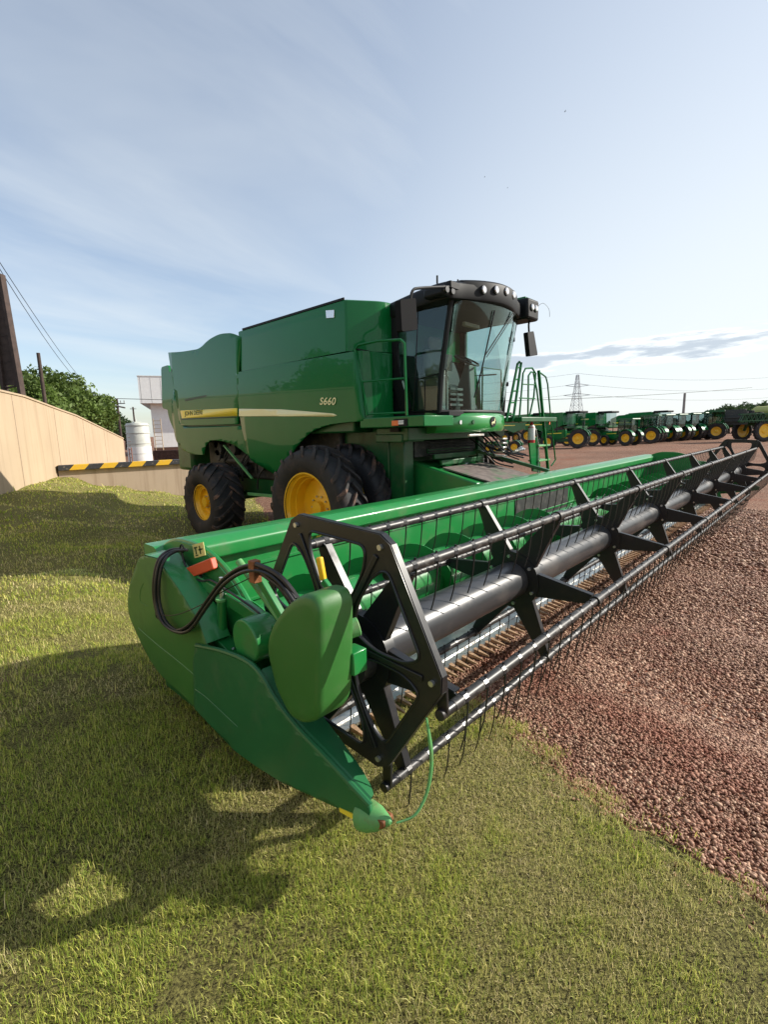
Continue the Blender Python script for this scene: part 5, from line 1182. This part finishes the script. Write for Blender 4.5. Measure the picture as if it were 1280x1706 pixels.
def make_tractor(loc, lab, cat='tractor', cab=True, big=1.0, grp='green tractors parked in a row'):
    """front to +X in its own frame, wheels on both sides along Y"""
    t_ = thing('tractor', (0, 0, 0), lab, cat, grp)
    hood = roundpoly([(.35, .95), (.35, 1.62), (2.0, 1.52), (2.35, 1.38), (2.42, 1.0), (2.3, .75), (.9, .75)], [.02, .1, .2, .2, .1, .1, .1])
    B().plate([hood], 'y', -.33, .33).build('hood', 'green', t_, .04)
    B().plate([[(.7, 1.28), (.7, 1.36), (1.9, 1.30), (1.9, 1.25)]], 'y', -.338, .338).build('yellow_stripe', 'stripe', t_)
    B().box(2.30, 2.45, -.28, .28, .8, 1.3).build('grille', 'black', t_, .02)
    B().box(-.9, 2.2, -.2, .2, .55, .85).box(-1.1, -.1, -.35, .35, .5, 1.0).build('chassis', 'greend', t_, .02)
    B().box(1.7, 1.9, -.75, .75, .5, .62).cyl((-.75, -.85, .85), (-.75, .85, .85), .12).build('axle', 'greend', t_)
    for s_ in (-1, 1):
        tire_simple((-.75, s_*.85, .82), .82, .46, .42, s_, t_); tire_simple((1.8, s_*.80, .58), .58, .34, .30, s_, t_, 14)
        fd = []
        for a in np.linspace(R(35), R(165), 9): fd.append((-.75+.93*math.cos(a), .82+.93*math.sin(a)))
        for a in np.linspace(R(165), R(35), 9): fd.append((-.75+.89*math.cos(a), .82+.89*math.sin(a)))
        B().plate([fd], 'y', s_*.85-.24, s_*.85+.24).build('fender', 'green', t_)
    if cab:
        for x in (-1.15, -.35, .38):
            for s_ in (-1, 1): B().beam((x, s_*.68, 1.15), (x*.93-.03, s_*.62, 2.75), .06, .06).build('cab_pillar', 'black', t_)
        B().plate([roundpoly([(-1.35, 2.74), (-1.3, 2.92), (.3, 2.94), (.5, 2.76)], .08)], 'y', -.74, .74).build('cab_roof', 'greend', t_, .03)
        B().box(-1.15, .38, -.66, .66, .95, 1.2).build('cab_base', 'green', t_, .02)
        for s_ in (-1, 1): B().box(-1.12, .36, s_*.655-.004, s_*.655+.004, 1.2, 2.74).build('cab_window', gl_far, t_)
        B().box(.355, .365, -.62, .62, 1.25, 2.74).build('windscreen', gl_far, t_); B().box(-1.14, -1.13, -.62, .62, 1.3, 2.74).build('rear_window', gl_far, t_)
        B().box(-.7, -.3, -.22, .22, 1.2, 1.6).box(-.75, -.65, -.22, .22, 1.5, 2.0).build('seat', 'black', t_, .03)
    else:
        B().box(-.9, -.4, -.25, .25, 1.15, 1.3).box(-.95, -.85, -.25, .25, 1.25, 1.65).build('seat', 'black', t_, .03)
        for s_ in (-1, 1): B().beam((-1.0, s_*.5, 1.0), (-1.05, s_*.5, 2.3), .06, .06).build('roll_bar', 'black', t_)
    B().cyl((1.1, .38, 1.4), (1.1, .38, 2.5), .04, n=8).build('exhaust_pipe', 'black', t_)
    b = B().box(2.45, 2.7, -.3, .3, .5, .8); b.build('front_weights', 'greend', t_, .02)
    return t_
def put(o, px, d, ang, s=1.0, lab=None):
    p = gp(px, d); o.location = (p.x, p.y, 0); o.rotation_euler = (0, 0, ang); o.scale = (s, s, s)
    if lab: o['label'] = lab
FACE = math.atan2((-right*.80+back*.6).y, (-right*.80+back*.6).x)   # facing left and away
tr0 = make_tractor(None, 'first cabbed tractor of the row, with its small front wheel showing at left')
FB = math.atan2((-right*.42+back*.9).y, (-right*.42+back*.9).x)
specs = [(1042, 50, FACE-.35, .95, None), (1077, 54, FACE-.05, 1.08, 'second cabbed tractor of the row, bright yellow rear rim'), (1099, 57, FB, 1.1, 'third cabbed tractor in the row, dark rims'), (1120, 59, FB+.05, 1.12, 'tractor in the middle of the cabbed row, below the grey post at its left'),
         (1142, 61, FB+.05, 1.15, 'cabbed tractor directly below the tall grey post'), (1163, 62.5, FB, 1.18, 'tractor next to last in the cabbed row, before the largest rim'), (1183, 62, FACE-.05, 1.25, 'last cabbed tractor in the row, nearest the crop sprayer')]
for i, (px, d, a, s_, lab) in enumerate(specs):
    o = tr0 if i == 0 else copy_tree(tr0); put(o, px, d, a, s_, lab)
tb0 = make_tractor(None, 'open tractor without cab parked left of the cabbed row', cab=False)
put(tb0, 952, 47, FACE+.15, 1.12)
o = copy_tree(tb0); put(o, 976, 52, FACE+.3, 1.0, 'second open tractor, between the cabless one and the cabbed row')
o = copy_tree(tb0); put(o, 851, 41, FACE+.2, .62, 'small compact tractor seen under the combine cab beside the ladder')
o = copy_tree(tb0); put(o, 835, 43, FACE+.4, .60, 'small compact tractor farthest left, beneath the combine platform')
# far combines
def far_combine():
    t_ = thing('parked_combine', (0, 0, 0), '', 'combine harvester', 'combines parked behind the tractors')
    B().plate([roundpoly([(-4.2, 1.7), (-4.4, 3.0), (-3.2, 3.5), (-1.8, 3.55), (-1.8, 3.75), (1.4, 3.85), (1.5, 2.3), (.4, 1.9), (-1.2, 1.4), (-2.6, 1.9)], .12)], 'y', -1.5, 1.5).build('body', 'green', t_, .05)
    B().plate([[(-4.0, 2.35), (-4.0, 2.5), (-1.0, 2.45), (-1.0, 2.35)]], 'y', -1.515, 1.515).build('yellow_stripe', 'stripe', t_)
    B().plate([[(-.6, 2.9), (-.6, 3.05), (.5, 3.05), (.5, 2.9)]], 'y', -1.512, 1.512).build('yellow_badge', 'label', t_)
    B().box(1.6, 3.1, -.9, .9, 2.1, 3.7).build('cab_glass', gl_far, t_, .05); B().box(1.45, 3.35, -1.05, 1.05, 3.7, 3.95).build('cab_roof', 'black', t_, .06)
    B().box(1.5, 3.2, -1.3, 1.3, 1.85, 2.1).build('platform', 'greend', t_)
    B().plate([[(1.2, 1.7), (3.9, 1.1), (3.9, .5), (1.2, .8)]], 'y', -.7, .7).build('feeder_house', 'greend', t_, .02)
    B().tube([(1.0, 1.3, 3.6), (.6, 1.9, 3.7), (-3.6, 1.9, 3.5), (-4.2, 1.9, 3.2)], .22, 10).build('unloading_auger', 'green', t_)
    for s_ in (-1, 1):
        tire_simple((1.0, s_*1.35, .98), .98, .6, .5, s_, t_, 20); tire_simple((-2.7, s_*1.3, .7), .7, .45, .35, s_, t_, 16)
    return t_
fc = far_combine()
cs = [(932, 62, FACE+2.9, 'parked combine behind the open tractor, its green flank above the hood'), (985, 66, FACE+2.9, 'parked combine between the open tractors and the first cabbed tractor'), (1076, 70, FACE+2.9, 'parked combine behind the first cabbed tractors'), (880, 66, FACE+2.9, 'parked combine seen through the ladder rails of the near combine')]
for i, (px, d, a, lab) in enumerate(cs):
    o = fc if i == 0 else copy_tree(fc); put(o, px, d, a, 1.0, lab)
# sprayer
sp = thing('crop_sprayer', (0, 0, 0), 'tall crop sprayer with folded booms and yellow tank at the right edge', 'sprayer')
B().plate([roundpoly([(-2.5, 1.7), (-2.5, 2.3), (2.6, 2.3), (3.1, 1.9), (3.1, 1.6)], .1)], 'y', -.7, .7).build('frame', 'greend', sp, .03)
B().plate([roundpoly([(-1.4, 2.3), (-1.6, 3.3), (-1.0, 3.75), (.9, 3.75), (1.2, 3.2), (1.1, 2.3)], .25)], 'y', -1.1, 1.1).build('spray_tank', mat('dull yellow tank', (.34, .35, .08), .5), sp, .08)
B().box(1.3, 2.6, -.8, .8, 2.3, 3.7).build('cab_glass', gl_far, sp, .05); B().box(1.2, 2.8, -.95, .95, 3.7, 3.9).build('cab_roof', 'green', sp, .05)
b = B()
for s_ in (-1, 1):
    for k_ in range(2):
        y = s_*(1.35+.25*k_)
        for z in (2.3, 3.0): b.beam((-5.2, y, z-.1), (2.6, y, z), .09, .09)
        for i in range(12): x = -5.1+i*.64; b.beam((x, y, 2.25), (x+.32, y, 2.95), .05, .05).beam((x+.32, y, 2.95), (x+.64, y, 2.25), .05, .05)
        for i in range(18): x = -5.0+i*.42; b.box(x, x+.05, y-.03, y+.03, 2.0, 2.2)
b.build('folded_boom', 'greend', sp)
b = B(); r_ = random.Random(8)
for i in range(16): x = -4.8+r_.random()*2.5; b.box(x, x+.3, -1.2, 1.2, 1.8+r_.random()*1.4, 1.95+r_.random()*1.5)
b.build('boom_rack', 'chaff', sp, .02)
for x in (-2.1, 2.0):
    for s_ in (-1, 1):
        tire_simple((x, s_*1.35, 1.15), 1.15, .42, .68, s_, sp, 18); B().beam((x, s_*1.1, 1.15), (x, s_*.7, 2.0), .2, .2).build('axle_leg', 'greend', sp)
B().tube([(2.6, 1.0, 2.3), (3.2, 1.0, 1.6), (3.4, 1.0, .6)], .04, 6).build('ladder_rail', 'green', sp)
p = gp(1286, 52); sp.location = (p.x, p.y, 0); sp.rotation_euler = (0, 0, math.atan2(right.y, right.x)+.12)
# pylon
d = 330; p = gp(960, d); zt = zat(626, 960, d); py_ = thing('transmission_pylon', (p.x, p.y, 0), 'grey steel lattice power pylon on the horizon', 'pylon')
steelm = mat('galvanised lattice', (.38, .40, .42), .6)
def lat(p, w0_, zt_, nseg=9):
    b = B(); O = Vector((p.x, p.y, 0)); prev = None
    for i in range(nseg+1):
        f_ = i/nseg; w_ = w0_*(1-f_)**1.15+.7; cs_ = [O+right*(a*w_)+back*(c*w_)+Vector((0, 0, zt_*f_)) for a, c in ((-1, -1), (1, -1), (1, 1), (-1, 1))]
        if prev:
            for k_ in range(4): b.beam(prev[k_], cs_[k_], .24, .24).beam(prev[k_], cs_[(k_+1) % 4], .12, .12).beam(prev[(k_+1) % 4], cs_[k_], .12, .12).beam(cs_[k_], cs_[(k_+1) % 4], .12, .12)
        prev = cs_
    return b
lat(p, 4.2, zt).build('lattice_tower', steelm, py_)
for f_, w_ in ((.60, 9), (.78, 8)):
    b = B(); O = Vector((p.x, p.y, zt*f_))
    for s_ in (-1, 1): b.beam(O, O+right*(s_*w_)+Vector((0, 0, 1.0)), .3, .3).beam(O+Vector((0, 0, 2.2)), O+right*(s_*w_)+Vector((0, 0, 1.0)), .3, .3)
    b.build('cross_arm', steelm, py_)
for i, (f_, w_) in enumerate(((.60, 9), (.78, 8), (1.0, 0))):
    a_ = Vector((p.x, p.y, zt*f_+1))+right*w_; c = a_+right*260+back*60+Vector((0, 0, 8)); cable(a_, c, 8, .07, ('lowest', 'middle', 'highest')[i]+' power line running right from the pylon', 20)
    a2_ = Vector((p.x, p.y, zt*f_+1))-right*w_; cable(a2_, a2_-right*240+back*30, 6, .06, ('lowest', 'middle', 'highest')[i]+' power line running left from the pylon', 14)
# distant hedge of trees behind the machines
fg = 'low trees on the far side of the yard'
names_ = ['pylon foot', 'left combine', 'grey post', 'sprayer tank']
for i, (px, yt, d, Rx) in enumerate(((868, 697, 120, 5), (905, 694, 125, 6), (1100, 686, 150, 7), (1215, 668, 92, 4.5), (1240, 664, 95, 5), (1268, 662, 92, 5), (1300, 660, 92, 5))):
    p = gp(px, d); tree(p.x, p.y, 0, zat(yt, px, d), Rx, 2, ['far dark tree left of the ladder rails', 'far dark tree right of the ladder rails', 'far dark tree behind the tractor cabs', 'dark tree left of the sprayer tank', 'dark tree directly behind the sprayer boom', 'dark tree above the yellow sprayer tank', 'dark tree at the right edge beyond the sprayer'][i], fg)
o = B()
b = B(); r_ = random.Random(2)
me, _ = crown_mesh(1, 1, 300, 26000, .035, 9, leafm2)
v = np.empty(len(me.vertices)*3); me.vertices.foreach_get('co', v); v = v.reshape(-1, 3); v[:, 0] *= 170; v[:, 1] *= 12; v[:, 2] = np.abs(v[:, 2])*5.5
kq = v.reshape(-1, 4, 3); ctr = kq.mean(1, keepdims=True); kq = ctr+(kq-ctr)/np.array([170, 12, 5.5])*np.array([26, 26, 26.]); me.vertices.foreach_set('co', kq.ravel()); me.update()
o = bpy.data.objects.new('far_woodland', me); COL.objects.link(o); p = gp(1040, 300); o.location = (p.x, p.y, -1); o.rotation_euler = (0, 0, math.atan2(right.y, right.x))
tag(o, 'low dark strip of woodland on the horizon behind the machines', 'woodland', kind='stuff')
# birds
def bird(px, py, d, s_, lab):
    p = zed(px, py, d); b = B()
    b.tube([p-right*.22*s_, p, p+right*.2*s_], lambda t: .045*s_*(1-abs(2*t-1)**2)+.006, 6, smooth=4)
    for w_ in (-1, 1):
        b.add([p, p+right*.1*s_, p+right*(.02*s_)+Vector((0, 0, .16*s_))+back*w_*.5*s_, p-right*.1*s_+Vector((0, 0, .12*s_))+back*w_*.35*s_], [(0, 1, 2, 3)])
    o = b.build('bird', 'black'); tag(o, lab, 'bird', 'tiny birds high in the sky')
bird(942, 186, 60, .5, 'highest dark bird speck, right of centre in the sky'); bird(808, 295, 70, .4, 'left one of the two bird specks above the cab'); bird(846, 313, 75, .35, 'right one of the two bird specks above the cab')
